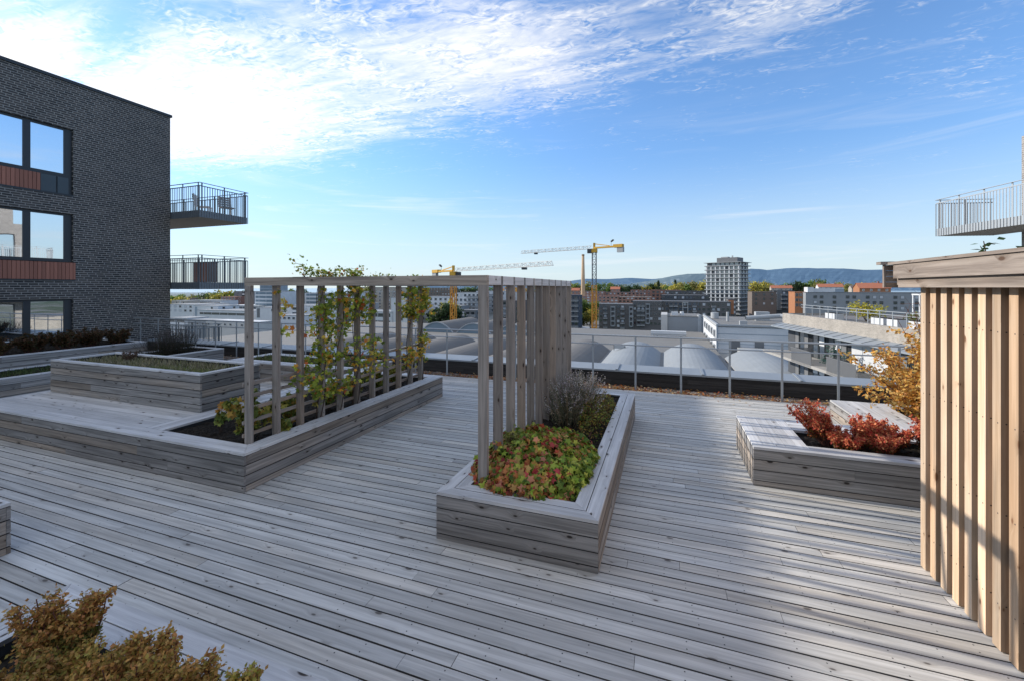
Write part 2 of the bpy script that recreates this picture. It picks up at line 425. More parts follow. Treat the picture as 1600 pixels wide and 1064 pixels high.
def soil(x0, x1, y0, y1, z, parent, amp=.03, name='soil'):
    mb = MB(); nx = max(6, int((x1 - x0) / .07)); ny = max(6, int((y1 - y0) / .07))
    H = [[z + amp * (R.random() - .5) + amp * .8 * math.sin(i * .5 + j * .23) for j in range(ny + 1)] for i in range(nx + 1)]
    P = lambda i, j: (x0 + (x1 - x0) * i / nx, y0 + (y1 - y0) * j / ny, H[i][j])
    for i in range(nx):
        for j in range(ny): mb.face([P(i, j), P(i + 1, j), P(i + 1, j + 1), P(i, j + 1)])
    for k in range(int((x1 - x0) * (y1 - y0) * 90)):     # clods
        c = Vector((R.uniform(x0 + .02, x1 - .02), R.uniform(y0 + .02, y1 - .02), z + R.uniform(0, .02))); s = R.uniform(.008, .025)
        q = [c + Vector((R.uniform(-1, 1), R.uniform(-1, 1), R.uniform(-.6, 1))) * s for _ in range(4)]
        for idx in ((0, 1, 2), (0, 2, 3), (0, 3, 1), (1, 3, 2)): mb.face([q[t] for t in idx])
    return mb.build(name, M['soil'], parent)
def planter(label, x0, x1, y0, y1, h, w=.245, nr=2, z0=0.0, sides='SNEW', soil_z=None, n=None, group=None, soilname='soil'):
    t = thing('timber_planter', label, 'planter', ((x0 + x1) / 2, (y0 + y1) / 2, z0), 0, group)
    ox, oy = (x0 + x1) / 2, (y0 + y1) / 2
    a, b, c, d = x0 - ox, x1 - ox, y0 - oy, y1 - oy
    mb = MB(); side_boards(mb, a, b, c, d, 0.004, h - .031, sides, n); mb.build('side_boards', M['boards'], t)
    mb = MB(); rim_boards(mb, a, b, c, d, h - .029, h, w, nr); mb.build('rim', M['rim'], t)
    mb = MB(); liner(mb, a, b, c, d, 0.002, h - .03, max(.03, w - .06)); mb.build('liner', M['liner'], t)
    sz = (soil_z if soil_z is not None else h - .07)
    soil(a + w - .02, b - w + .02, c + w - .02, d - w + .02, sz, t, name=soilname)
    return t

planter('long timber planter mid deck with red and green ground cover at its near end', -2.07, -.53, 3.63, 8.27, .45)
planter('low grey timber planter at the left edge of the photo, cut off by the frame', -8.2, -5.59, .3, 2.13, .46)
planter('near timber planter at the lower left corner, filled by the bronze bush', -3.70, -.9, -.7, 1.69, .45, soil_z=.36)
planter('long low grassy planter, outer of two tiers along the dark brick building', -15.0, -13.5, -3, 9.96, .45, w=.12, nr=1, soil_z=.38)
planter('raised rear planter against the dark brick wall, holding the bronze hedge', -19.1, -15.02, -3, 8.65, .76, w=.12, nr=1, n=6, soil_z=.68)
planter('low planter by the railing, seen behind the lattice of the left trellis', -11.2, -6.9, 8.35, 9.75, .45, w=.3, nr=2)
planter('tall square timber planter standing on the bench platform, dry grass inside', -10.85, -6.82, 4.65, 5.70, .60, w=.10, nr=1, z0=.462, n=5, soil_z=.50)

# bench platform with the planted bed (one built-in piece of furniture)
t = thing('bench_platform', 'wide low timber bench platform at left with a planted bed under the leafy trellis', 'bench platform', (-8, 4.6, 0))
ox, oy = -8, 4.6
mb = MB(); H = .46
def sb(x0, x1, y0, y1, sides): side_boards(mb, x0 - ox, x1 - ox, y0 - oy, y1 - oy, .004, H - .031, sides, 4)
# front boards (uneven widths: three wide boards and a narrow foot board)
zs = [(.004, .072), (.081, .192), (.201, .312), (.321, H - .036)]
for za, zb in zs:
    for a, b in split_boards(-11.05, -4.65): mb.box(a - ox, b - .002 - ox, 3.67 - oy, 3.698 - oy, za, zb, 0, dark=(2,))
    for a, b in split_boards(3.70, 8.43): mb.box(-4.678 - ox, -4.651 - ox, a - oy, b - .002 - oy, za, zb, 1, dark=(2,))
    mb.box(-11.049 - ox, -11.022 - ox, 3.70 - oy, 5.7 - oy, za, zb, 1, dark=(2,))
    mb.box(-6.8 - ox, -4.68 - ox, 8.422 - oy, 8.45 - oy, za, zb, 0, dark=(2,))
mb.build('side_boards', M['boards'], t)
mb = MB(); zt, zb_ = H, H - .029
def P(*pts): return [(p[0] - ox, p[1] - oy) for p in pts]
# rim round the bed: front (two boards, mitred with the right-hand rim), right, back, left
mb.prism(P((-11.05, 3.67), (-4.65, 3.67), (-4.77, 3.79), (-11.05, 3.79)), zb_, zt, (1, 0))
mb.prism(P((-11.05, 3.795), (-4.775, 3.795), (-4.89, 3.91), (-11.05, 3.91)), zb_, zt, (1, 0))
mb.prism(P((-4.65, 3.674), (-4.65, 8.45), (-4.77, 8.33), (-4.77, 3.794)), zb_, zt, (0, 1))
mb.prism(P((-4.775, 3.799), (-4.775, 8.325), (-4.89, 8.21), (-4.89, 3.914)), zb_, zt, (0, 1))
mb.prism(P((-4.655, 8.45), (-6.8, 8.45), (-6.8, 8.33), (-4.775, 8.33)), zb_, zt, (1, 0))
mb.prism(P((-4.78, 8.325), (-6.8, 8.325), (-6.8, 8.21), (-4.895, 8.21)), zb_, zt, (1, 0))
for k in range(3): mb.box(-6.82 + .113 * k + .004 - ox, -6.82 + .113 * (k + 1) - ox, 3.915 - oy, 8.2 - oy, zb_, zt, 1)
mb.box(-11.05 - ox, -10.935 - ox, 3.915 - oy, 5.72 - oy, zb_, zt, 1)
yy = 3.915
while yy < 5.6:
    for a, b in split_boards(-10.93, -6.825): mb.box(a - ox, b - .003 - ox, yy - oy, yy + .118 - oy, zb_, zt - R.uniform(0, .002), 0)
    yy += .1235
mb.build('top_boards', M['rim'], t)
mb = MB(); mb.box(-11.0 - ox, -6.5 - ox, 3.71 - oy, 5.66 - oy, .002, .425)
for (a, b, c, d) in ((-6.5, -4.7, 3.71, 3.90), (-4.9, -4.7, 3.9, 8.4), (-6.75, -6.48, 5.66, 8.4), (-6.48, -4.9, 8.22, 8.4), (-6.75, -6.48, 3.9, 5.66)):
    mb.box(a - ox, b - ox, c - oy, d - oy, .003, .427)
mb.build('liner', M['liner'], t)
soil(-6.5 - ox, -4.88 - ox, 3.89 - oy, 8.23 - oy, .37, t)

# right bench planter, stepped plan
t = thing('bench_planter', 'stepped bench planter beside the pine clad shed, red bushes in its near bed', 'planter', (2.5, 7.2, 0))
ox, oy = 2.5, 7.2; mb = MB(); H = .47
zs = [(.004, .060), (.069, .187), (.196, .314), (.323, .433)]
for za, zb in zs:
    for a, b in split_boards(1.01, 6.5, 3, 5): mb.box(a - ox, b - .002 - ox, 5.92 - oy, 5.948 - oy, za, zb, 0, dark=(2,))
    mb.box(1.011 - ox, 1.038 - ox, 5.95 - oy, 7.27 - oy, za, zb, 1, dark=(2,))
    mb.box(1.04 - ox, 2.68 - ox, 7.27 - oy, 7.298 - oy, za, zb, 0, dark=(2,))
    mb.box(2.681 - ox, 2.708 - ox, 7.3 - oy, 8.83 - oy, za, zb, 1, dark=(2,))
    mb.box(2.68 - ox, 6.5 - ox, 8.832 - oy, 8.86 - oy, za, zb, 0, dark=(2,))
mb.build('side_boards', M['boards'], t)
mb = MB(); zt, zb_ = H, H - .03
mb.prism(P((1.01, 5.915), (6.5, 5.915), (6.5, 6.04), (1.01, 6.04)), zb_, zt + .002, (1, 0))
mb.prism(P((1.63, 6.045), (6.5, 6.045), (6.5, 6.165), (1.63, 6.165)), zb_, zt, (1, 0))
for k in range(5): mb.box(1.01 + .124 * k + .004 - ox, 1.01 + .124 * (k + 1) - ox, 6.045 - oy, 7.30 - oy, zb_, zt - R.uniform(0, .002), 1)
for k in range(4): mb.box(1.635 - ox, 2.675 - ox, 6.80 + .125 * k - oy, 6.80 + .125 * k + .12 - oy, zb_, zt, 0)
for k in range(6): mb.box(2.68 + .124 * k + .004 - ox, 2.68 + .124 * (k + 1) - ox, 6.80 - oy, 8.86 - oy, zb_, zt - R.uniform(0, .002), 1)
for k in range(2): mb.box(3.43 - ox, 6.5 - ox, 8.62 + .122 * k - oy, 8.62 + .122 * k + .117 - oy, zb_, zt, 0)
mb.build('top_boards', M['rim'], t)
mb = MB()
for (a, b, c, d) in ((1.05, 1.62, 5.96, 7.26), (1.62, 6.4, 5.96, 6.155), (1.62, 2.72, 6.81, 7.26), (2.72, 3.40, 6.81, 8.82), (3.4, 6.4, 8.64, 8.82)):
    mb.box(a - ox, b - ox, c - oy, d - oy, .003, .437)
mb.build('liner', M['liner'], t)
soil(1.6 - ox, 6.4 - ox, 6.14 - oy, 6.83 - oy, .40, t)
soil(3.38 - ox, 6.4 - ox, 6.83 - oy, 8.65 - oy, .36, t)

# ------------------------------------------------------------------ pergola trellis (two post screens joined by cross beams)
t = thing('trellis_pergola', 'weathered timber pergola: two rows of upright posts joined overhead by a cross beam', 'pergola', (-3.3, 5.9, 0))
ox, oy = -3.3, 5.9
XL, XR = -4.92, -1.72
PW, PD = .098, .048
YL = [3.954 + .40 * k for k in range(11)]
ZT, ZB = 2.525, 2.428
def post_mesh(h, key):
    mb = MB(); mb.box(-PW / 2, PW / 2, -PD / 2, PD / 2, 0, h, 2); return mb
for k, yk in enumerate(YL):
    for X in (XL, XR):
        mb = post_mesh(ZB - .37 - .001, k); o = mb.build('post', M['post'], t, (X - ox, yk - oy, .37))
    mb = MB(); mb.box(XL - PW / 2, XR + PW / 2, -PD / 2, PD / 2, 0, ZT - ZB, 0)
    for i, v in enumerate(mb.v): mb.v[i] = (v[0] - ox, v[1], v[2])
    mb.build('cross_beam', M['boards'], t, (0, yk - oy, ZB))
for X in (XL, XR):
    mb = MB()
    for k in range(10): mb.box(X - PW / 2 + .001, X + PW / 2 - .002, YL[k] + PD / 2 + .003, YL[k + 1] - PD / 2 - .003, ZB + .001, ZT - .001, 1, R.uniform(.5, 1))
    for i, v in enumerate(mb.v): mb.v[i] = (v[0] - ox, v[1] - oy, v[2])
    mb.build('top_rail', M['rim'], t)
for zc in (.55, .71, .87, 1.03, 1.19):
    mb = MB(); mb.box(XL - PW / 2 - .024, XL - PW / 2 - .001, YL[0] - .04, YL[-1] + .04, zc - .022, zc + .022, 1)
    for i, v in enumerate(mb.v): mb.v[i] = (v[0] - ox, v[1] - oy, v[2])
    mb.build('lattice_rail', M['post'], t)

# ------------------------------------------------------------------ shed with vertical cladding at the right
t = thing('timber_shed', 'timber shed of vertical pine boards under a grey fascia at the right edge', 'shed', (3.4, 2, 0))
ox, oy = 3.4, 2
XW, YE = 2.08, 4.69
mb = MB()
yk = YE - .073
mb.box(XW - ox, XW + .07 - ox, YE - .075 - oy, YE - oy, .003, 2.42, 2, .25)
k = 0; yy = YE - .075 - .066
while yy > -1.6:
    w = .078
    mb.box(XW + R.uniform(0, .003) - ox, XW + .045 - ox, yy - w - oy, yy - oy, .006, 2.42, 2, dark=(1,), dv=.42)  # side faces darkened in colour for the shade between boards
    yy -= w + .067
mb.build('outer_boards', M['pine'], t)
mb = MB(); yy = YE - .03
while yy > -1.6:
    mb.box(XW + .047 - ox, XW + .068 - ox, yy - .143 - oy, yy - oy, .005, 2.42, 2); yy -= .1455
xx = XW + .08
while xx < 4.7:
    mb.box(xx - ox, xx + .14 - ox, YE - .03 - oy, YE - oy, .005, 2.42, 2); xx += .145
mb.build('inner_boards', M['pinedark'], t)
mb = MB(); mb.box(XW + .09 - ox, 4.7 - ox, -1.6 - oy, YE - .04 - oy, .01, 2.41); mb.build('core', M['liner'], t)
mb = MB(); mb.box(1.945 - ox, 1.975 - ox, -1.7 - oy, 4.83 - oy, 2.482, 2.607, 1, .75); mb.box(1.977 - ox, 2.005 - ox, -1.7 - oy, 4.82 - oy, 2.402, 2.50, 1, .5)
mb.box(1.915 - ox, 1.93 - ox, 4.93 - oy, 4.957 - oy, 2.40, 2.612, 2, .9)
for k in range(4): mb.box(1.932 - ox, 4.9 - ox, 4.932 - oy, 4.958 - oy, 2.40 + .053 * k, 2.45 + .053 * k, 0, .1)
mb.build('fascia', M['fascia'], t)
mb = MB(); mb.box(1.93 - ox, 5 - ox, -1.8 - oy, 4.895 - oy, 2.609, 2.632, 1, .4); mb.box(1.88 - ox, 5 - ox, 4.9 - oy, 4.99 - oy, 2.614, 2.640, 0, .5)
mb.build('roof_boards', M['fascia'], t)
mb = MB(); mb.box(2.01 - ox, 4.9 - ox, -1.65 - oy, 4.92 - oy, 2.425, 2.60); mb.build('roof', M['fascia'], t)

# ------------------------------------------------------------------ railing and parapet at the deck edge
t = thing('railing', 'galvanised steel railing with two rails along the far edge of the deck', 'railing', (0, 10.58, -.08))
pm = MB(); pm.box(-.022, .022, -.006, .006, 0, 1.30, 2); pmesh = pm.mesh('post', M['galv'])
for k in range(-19, 9):
    o = link('post', pmesh, t, (.335 + 1.006 * k, 0, 0))
for nm, z, r in (('top_rail', 1.325, .021), ('mid_rail', 1.125, .015)):
    mb = MB(); mb.tube([(-19.15 + i * .5, -.03 if nm == 'mid_rail' else 0, z) for i in range(57)], r, r, 8); mb.build(nm, M['galv'], t)
t = thing('parapet_wall', 'low parapet with dark timber face and folded zinc cap behind the railing', 'parapet', (0, 11, 0))
mb = MB()
for k in range(5):
    for a, b in split_boards(-19.1, 10, 3, 5): mb.box(a, b - .003, 0, .03, -.2 + .108 * k, -.2 + .108 * k + .104, 0)
mb.build('facing_boards', M['facewood'], t)
mb = MB()
mb.face([(-19.1, -.03, .36), (10, -.03, .36), (10, .62, .40), (-19.1, .62, .40)]); mb.face([(-19.1, -.03, .32), (10, -.03, .32), (10, -.03, .36), (-19.1, -.03, .36)])
mb.face([(-19.1, .62, .40), (10, .62, .40), (10, .62, -1), (-19.1, .62, -1)])
mb.face([(10, -.03, .36), (10, -.03, -1), (10, .62, -1), (10, .62, .40)])
k = -19.0
while k < 10:
    M4 = Matrix.Translation((k, -.035, .362)) @ Matrix.Rotation(math.atan2(.04, .65), 4, 'X')
    mb.box(0, .055, 0, .665, .001, .022, 1, M=M4); k += 1.98
mb.build('cap', M['metalcap'], t)
mb = MB(); mb.box(-19.05, 9.95, .04, .6, -4, .33); mb.build('core', M['liner'], t)

# ------------------------------------------------------------------ balconies (a part of a building, with its own pieces)
def baluster_mesh(h, mat):
    mb = MB(); mb.box(-.005, .005, -.02, .02, 0, h, 2); return mb.mesh('baluster', mat)
def balcony(parent, x0, x1, y0, y1, z, mat, slabmat, rail=1.12, edges='SEN', slab_h=.26, loc=(0, 0, 0), rz=0):
    """edges: which sides carry the rail; x0..x1,y0..y1 slab plan in the local frame"""
    mb = MB(); mb.box(x0 + .03, x1 - .03, y0 + .03, y1 - .03, 0, slab_h - .03)
    b = mb.build('balcony', slabmat, parent, (loc[0], loc[1], loc[2] + z)); b.rotation_euler = (0, 0, rz)
    mb = MB()
    mb.box(x0 + .02, x1 - .02, y0 + .014, y0 + .028, 0.002, slab_h + .02); mb.box(x1 - .028, x1 - .014, y0 + .02, y1 - .02, 0.002, slab_h + .02)
    mb.box(x0 + .02, x1 - .02, y1 - .028, y1 - .014, 0.002, slab_h + .02); mb.box(x0 + .014, x0 + .028, y0 + .03, y1 - .03, 0.002, slab_h + .02)
    mb.build('slab_edge', mat, b)
    runs = []
    if 'S' in edges: runs.append(((x0, y0), (x1, y0)))
    if 'E' in edges: runs.append(((x1, y0), (x1, y1)))
    if 'N' in edges: runs.append(((x1, y1), (x0, y1)))
    if 'W' in edges: runs.append(((x0, y1), (x0, y0)))
    hr = MB(); br = MB(); bl = MB()
    for (a, c) in runs:
        a = Vector((*a, 0)); c = Vector((*c, 0)); d = (c - a); L = d.length; d /= L; nrm = Vector((-d.y, d.x, 0))
        zt = slab_h + rail
        hr.bar(a + Vector((0, 0, zt)) - d * .02, c + Vector((0, 0, zt)) + d * .02, .05, .018)
        zr = zt - .13
        br.bar(a + Vector((0, 0, zr)), c + Vector((0, 0, zr)), .02, .035)
        n = int(L / .105)
        for i in range(n + 1):
            p = a + d * (L * i / n)
            bl.bar(p, p + Vector((0, 0, zr - .015)), .028, .010, up=nrm)
        m = max(1, round(L / .95))
        for i in range(m + 1):
            p = a + d * min(max(L * i / m, .12), L - .12) + nrm * .035
            pb = MB(); pb.bar(p, p + Vector((0, 0, zt)), .05, .014, up=nrm); pb.build('post', mat, b)
    hr.build('handrail', mat, b); br.build('upper_rail', mat, b)
    bo = bl.build('balusters', mat, b)
    return b

# ------------------------------------------------------------------ left dark brick building
XB, YB, ZR = -19.2, 11.88, 9.42
t = thing('brick_building', 'dark brick apartment building with black framed windows and corner balconies at the left', 'building', (XB, YB, 0))
mb = MB()
def wallface(y0, y1, z0, z1):   # face looking +X; u along Y
    mb.face([(0, y0 - YB, z0), (0, y1 - YB, z0), (0, y1 - YB, z1), (0, y0 - YB, z1)], [(y0, z0), (y1, z0), (y1, z1), (y0, z1)])
bays = [(4.38, 8.81), (-4.2, .23)]           # window bays along Y
lev = [(0.30, 2.02), (3.27, 4.92), (6.17, 7.83)]
pan = [None, (2.66, 3.27), (5.56, 6.17)]
ys = [-30.0]
for b in sorted(bays): ys += list(b)
ys.append(YB)
for i in range(len(ys) - 1):
    if i % 2 == 0: wallface(ys[i], ys[i + 1], -6, ZR)
    else:
        zc = -6
        for l, p in zip(lev, pan):
            lo = p[0] if p else l[0]
            wallface(ys[i], ys[i + 1], zc, lo); zc = l[1]
            y0, y1 = ys[i] - YB, ys[i + 1] - YB
            for (q) in (((0, y0, lo), (-.14, y0, lo), (-.14, y0, l[1]), (0, y0, l[1])), ((-.14, y1, lo), (0, y1, lo), (0, y1, l[1]), (-.14, y1, l[1])),
                        ((0, y0, l[1]), (-.14, y0, l[1]), (-.14, y1, l[1]), (0, y1, l[1]))): mb.face(q, [(0, 0), (.1, 0), (.1, 1), (0, 1)])
        wallface(ys[i], ys[i + 1], zc, ZR)
mb.face([(0, 0, -6), (-13, 0, -6), (-13, 0, ZR), (0, 0, ZR)], [(0, -6), (13, -6), (13, ZR), (0, ZR)])
mb.face([(-13, -42, -6), (-13, 0, -6), (-13, 0, ZR), (-13, -42, ZR)], [(0, -6), (42, -6), (42, ZR), (0, ZR)])
mb.face([(-13, -42, -6), (0, -42, -6), (0, -42, ZR), (-13, -42, ZR)], [(0, -6), (13, -6), (13, ZR), (0, ZR)])
mb.build('wall', M['brickL'], t)
mb = MB(); mb.box(-13, -.02, -41.9, -.02, ZR - .3, ZR - .02); mb.build('roof', M['black'], t)
mb = MB(); mb.box(-.02, .05, -42, .05, ZR - .02, ZR + .08, 1); mb.box(-13, -.025, 0, .05, ZR - .02, ZR + .08, 0); mb.build('roof_edge', M['frame'], t)
for (y0, y1) in bays:
    for l, p in zip(lev, pan):
        z0, z1 = l; w0, w1 = y0 - YB + .004, y1 - YB - .004; xf = -.10
        mb = MB(); fr = .075
        n = 4; step = (w1 - w0) / n
        mb.box(xf - .05, xf + .02, w0, w1, z0, z0 + fr + .03); mb.box(xf - .05, xf + .02, w0, w1, z1 - fr, z1 - .004)
        for k in range(n + 1):
            yc = w0 + k * step; hw = .085 if 0 < k < n else .09
            a = max(w0, yc - hw) ; b = min(w1, yc + hw)
            if k == n: a = w1 - .20
            mb.box(xf - .05, xf + .018, a, b, z0 + fr + .031, z1 - fr - .001)
        win = mb.build('window', M['frame'], t)
        for k in range(n):
            a = w0 + k * step + .07; b = w0 + (k + 1) * step - .07
            if k == n - 1: b = w1 - .18
            g = MB(); g.box(xf - .03, xf - .012, a, b, z0 + fr, z1 - fr + .02); g.build('pane', M['glass'], win)
        if p:
            mb = MB()
            top = p[0] > 5
            yend = w1 - (.80 if top else -.06)
            yy = w0
            while yy < yend - .05:
                yb = min(yy + .098, yend); mb.box(-.06, .035 if not top else -.03, yy, yb - .012, p[0] + .02, p[1] - .02, 2); yy += .098
            mb.build('timber_panel', M['redclad'], t)
            if top:
                mb = MB(); mid = (yend + w1) / 2
                mb.box(-.08, -.05, yend + .005, mid - .02, p[0] + .03, p[1] - .03); mb.box(-.08, -.05, mid + .02, w1 - .10, p[0] + .03, p[1] - .03)
                mb.build('slate_panel', M['panel'], t)
                mb = MB(); mb.box(-.13, -.082, w0, w1, p[0], p[1]); mb.box(-.10, .012, w0, w1, p[0] - .035, p[0] + .018); mb.build('sill', M['frame'], t)
            else:
                mb = MB(); mb.box(-.13, .02, w0, w1 + .04, p[0] - .03, p[0] + .015); mb.build('sill', M['frame'], t)
for (z, ylen, x1) in ((5.23, 2.14, 1.67), (2.335, 2.14, 1.67), (-.56, 1.5, .9)):
    balcony(t, -4.5, x1, .04, ylen, z, M['steel_dark'], M['concrete'])
# things standing on the balconies
def slat_chair(label, loc, rz, mat):
    c = thing('balcony_chair', label, 'chair', loc, rz)
    mb = MB()
    for k in range(5): mb.box(-.25, .25, -.25 + .1 * k, -.17 + .1 * k, .40, .42)
    mb.build('seat', mat, c)
    mb = MB()
    for k in range(5): mb.box(-.25, .25, .27 + .02 * k, .29 + .02 * k, .46 + .1 * k, .54 + .1 * k)
    mb.build('backrest', mat, c)
    for sx in (-1, 1):
        for sy in (-1, 1):
            mb = MB(); mb.bar((sx * .22, sy * .22, 0), (sx * .22, sy * (.22 if sy < 0 else .3), .40 if sy < 0 else .95), .035); mb.build('leg', mat, c)
slat_chair('white slatted chair on the upper balcony of the dark brick building', (XB + .4, YB + 1.1, 5.47), 2.2, M['white'])
slat_chair('grey slatted chair at the outer end of the upper balcony', (XB + 1.1, YB + 1.6, 5.47), 1.2, M['lightgrey'])
c = thing('balcony_cabinet', 'dark brown cabinet standing on the lower visible balcony', 'cabinet', (XB + .35, YB + 1.2, 2.575))
mb = MB(); mb.box(-.4, .4, -.22, .22, .06, .9); mb.build('body', M['brown'], c)
mb = MB(); mb.box(-.43, .43, -.25, .25, .902, .93); mb.build('top', M['brown'], c)
for sx in (-1, 1):
    mb = MB(); mb.box(min(sx * .02, sx * .39), max(sx * .02, sx * .39), -.235, -.222, .09, .88); mb.build('door', M['brownred'], c)

# ------------------------------------------------------------------ right grey brick building with balcony
A = math.radians(12.5)
t = thing('brick_building', 'sunlit grey brick building with a steel railed balcony at the far right edge', 'building', (11.86, 20.36, 0), A)
mb = MB()     # local: +Y is away along the facade, the facade (local x=0) looks to -X
def wf(y0, y1, z0, z1, x=0): mb.face([(x, y1, z0), (x, y0, z0), (x, y0, z1), (x, y1, z1)], [(y1, z0), (y0, z0), (y0, z1), (y1, z1)])
ops = []
for zb in (-1.3, 1.6, 4.5):
    ops.append((-2.9, -.9, zb + .05, zb + 2.3)); ops.append((-7.4, -5.6, zb + .9, zb + 2.3)); ops.append((-12.0, -9.6, zb + .05, zb + 2.3)); ops.append((-17.5, -15.6, zb + .9, zb + 2.3))
ycut = sorted({-30.0, 0.0} | {o[0] for o in ops} | {o[1] for o in ops})
for i in range(len(ycut) - 1):
    a, b = ycut[i], ycut[i + 1]
    top = 7.75 if a > -1.3 else 9.4
    z = -20; 
    for o in sorted([o for o in ops if o[0] <= a and o[1] >= b], key=lambda o: o[2]):
        wf(a, b, z, o[2]); z = o[3]
    wf(a, b, z, 7.75 if a >= -1 else 9.4)
mb.face([(12, 0, -20), (0, 0, -20), (0, 0, 7.75), (12, 0, 7.75)], [(12, -20), (0, -20), (0, 7.75), (12, 7.75)])
mb.face([(12, -.9, 7.75), (0, -.9, 7.75), (0, -.9, 9.4), (12, -.9, 9.4)], [(12, 0), (0, 0), (0, 1.6), (12, 1.6)])
mb.face([(12, -30, -20), (12, 0, -20), (12, 0, 7.75), (12, -30, 7.75)])
mb.build('wall', M['brickR'], t)
mb = MB(); mb.box(0.02, 12, -30, -.92, 9.2, 9.38); mb.box(.02, 12, -.9, -.02, 7.5, 7.74); mb.build('roof', M['black'], t)
for o in ops:
    mb = MB(); a, b, z0, z1 = o
    mb.box(.06, .12, a, b, z0, z0 + .08); mb.box(.06, .12, a, b, z1 - .08, z1); mb.box(.06, .12, a, a + .08, z0, z1); mb.box(.06, .12, b - .08, b, z0, z1); mb.box(.06, .12, (a + b) / 2 - .05, (a + b) / 2 + .05, z0, z1)
    w = mb.build('window', M['frame'], t)
    g = MB(); g.box(.09, .10, a, b, z0, z1); g.build('pane', M['glass'], w)
    if z1 - z0 < 2:
        mb = MB(); yy = a
        while yy < b: mb.box(-.03, .02, yy, yy + .085, z0 - .65, z0 - .03, 2); yy += .098
        mb.build('timber_panel', M['redclad'], t)
for zb in (4.36, 1.46):
    balcony(t, -1.95, -.02, -4.6, 1.0, zb, M['galv'], M['concrete'], edges='NWS')
balcony(t, -1.95, -.02, -14.6, -9.0, 4.36, M['galv'], M['concrete'], edges='NWS')
balcony(t, -1.95, -.02, -14.6, -9.0, 1.46, M['galv'], M['concrete'], edges='NWS')

# ------------------------------------------------------------------ plants
def jit(c, k=.25):
    if k == .26: c = tuple(a * 1.7 for a in c)
    f = 1 + R.uniform(-k, k); return (c[0] * f, c[1] * (f + R.uniform(-.05, .05)), c[2] * f)
G1 = [(.10, .17, .03), (.07, .12, .025), (.16, .22, .04), (.05, .085, .02)]
YEL = [(.42, .34, .06), (.35, .33, .07), (.50, .30, .05)]
def mound(label, name, cx, cy, rx, ry, z0, h, n, size, pal, shape=1, cat='plant', up=.5, edge=.5):
    t = thing(name, label, cat, (cx, cy, z0))
    mb = MB()
    lumps = [(R.uniform(-.85, .85), R.uniform(-.85, .85), R.uniform(.18, .40)) for _ in range(26)]
    def hh(u, v):
        r2 = u * u + v * v
        b = max(0, 1 - r2 ** 1.6) ** .5
        return h * (b * .66 + .34 * sum(math.exp(-((u - a) ** 2 + (v - c) ** 2) / (s * s * .25)) * .55 for a, c, s in lumps) * b)
    hue = [(R.uniform(-1, 1), R.uniform(-1, 1)) for _ in range(10)]
    for i in range(n):
        while True:
            u, v = R.uniform(-1.02, 1.02), R.uniform(-1.02, 1.02)
            if abs(u) ** 3.2 + abs(v) ** 3.2 < 1: break
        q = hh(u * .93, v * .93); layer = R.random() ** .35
        z = q * layer + R.gauss(.0, .016) + (R.uniform(.01, .05) if R.random() < .08 else 0)
        near = min((u - a) ** 2 + (v - b) ** 2 for a, b in hue[:5]) ; ng = min((u - a) ** 2 + (v - b) ** 2 for a, b in hue[5:])
        c = jit(pal(near < ng, layer, u, v))
        dk = .22 + .78 * layer ** 2.5  # inner leaves darkened in colour for the shade inside the mound
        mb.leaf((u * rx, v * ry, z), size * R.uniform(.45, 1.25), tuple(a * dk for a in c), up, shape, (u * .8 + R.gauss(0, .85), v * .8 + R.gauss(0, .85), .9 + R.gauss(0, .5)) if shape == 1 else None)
    mb.build('leaves', M['leaf'], t)
    st = MB(); st.tube([(0, -ry * .8, .004), (0, ry * .8, .004)], .012, .012, 5); st.tube([(-rx * .8, 0, .004), (rx * .8, 0, .004)], .012, .012, 5)
    for i in range(60):
        u, v = R.uniform(-.8, .8), R.uniform(-.8, .8)
        st.tube([(u * rx * .8, v * ry * .8, 0), (u * rx, v * ry, hh(u, v) * .85)], .004, .003, 4)
    st.build('stems', M['bark_red'], t)
    return t
def pal_ground(red, layer, u, v):
    r = R.random()
    pr = .47 - .35 * max(0, u) - .22 * max(0, v) + .2 * max(0, -u) * max(0, -v) + (.16 if red else -.15)
    if r < pr * .5: return R.choice([(.62, .13, .07), (.66, .24, .09), (.52, .08, .08), (.70, .30, .18)])
    if r < pr: return R.choice([(.55, .30, .07), (.60, .40, .13), (.50, .20, .07)])
    return R.choice([(.30, .43, .05), (.40, .50, .07), (.19, .30, .045), (.50, .53, .09), (.12, .20, .035)])
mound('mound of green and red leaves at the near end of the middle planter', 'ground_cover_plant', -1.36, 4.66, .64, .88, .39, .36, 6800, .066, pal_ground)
pg = lambda red, layer, u, v: R.choice([(.20, .27, .04), (.36, .34, .06), (.13, .18, .03), (.42, .24, .05), (.28, .16, .04)])
mound('yellow green low shrub along the right rim of the middle planter, beside the lavender', 'low_shrub', -.98, 6.65, .22, 1.05, .38, .34, 2600, .055, pg, 2)
mound('pale green young plant between the second and third posts of the middle planter', 'young_plant', -1.66, 4.62, .13, .20, .42, .42, 150, .075, lambda *a: R.choice([(.45, .42, .12), (.35, .36, .10), (.30, .33, .08)]), 0)

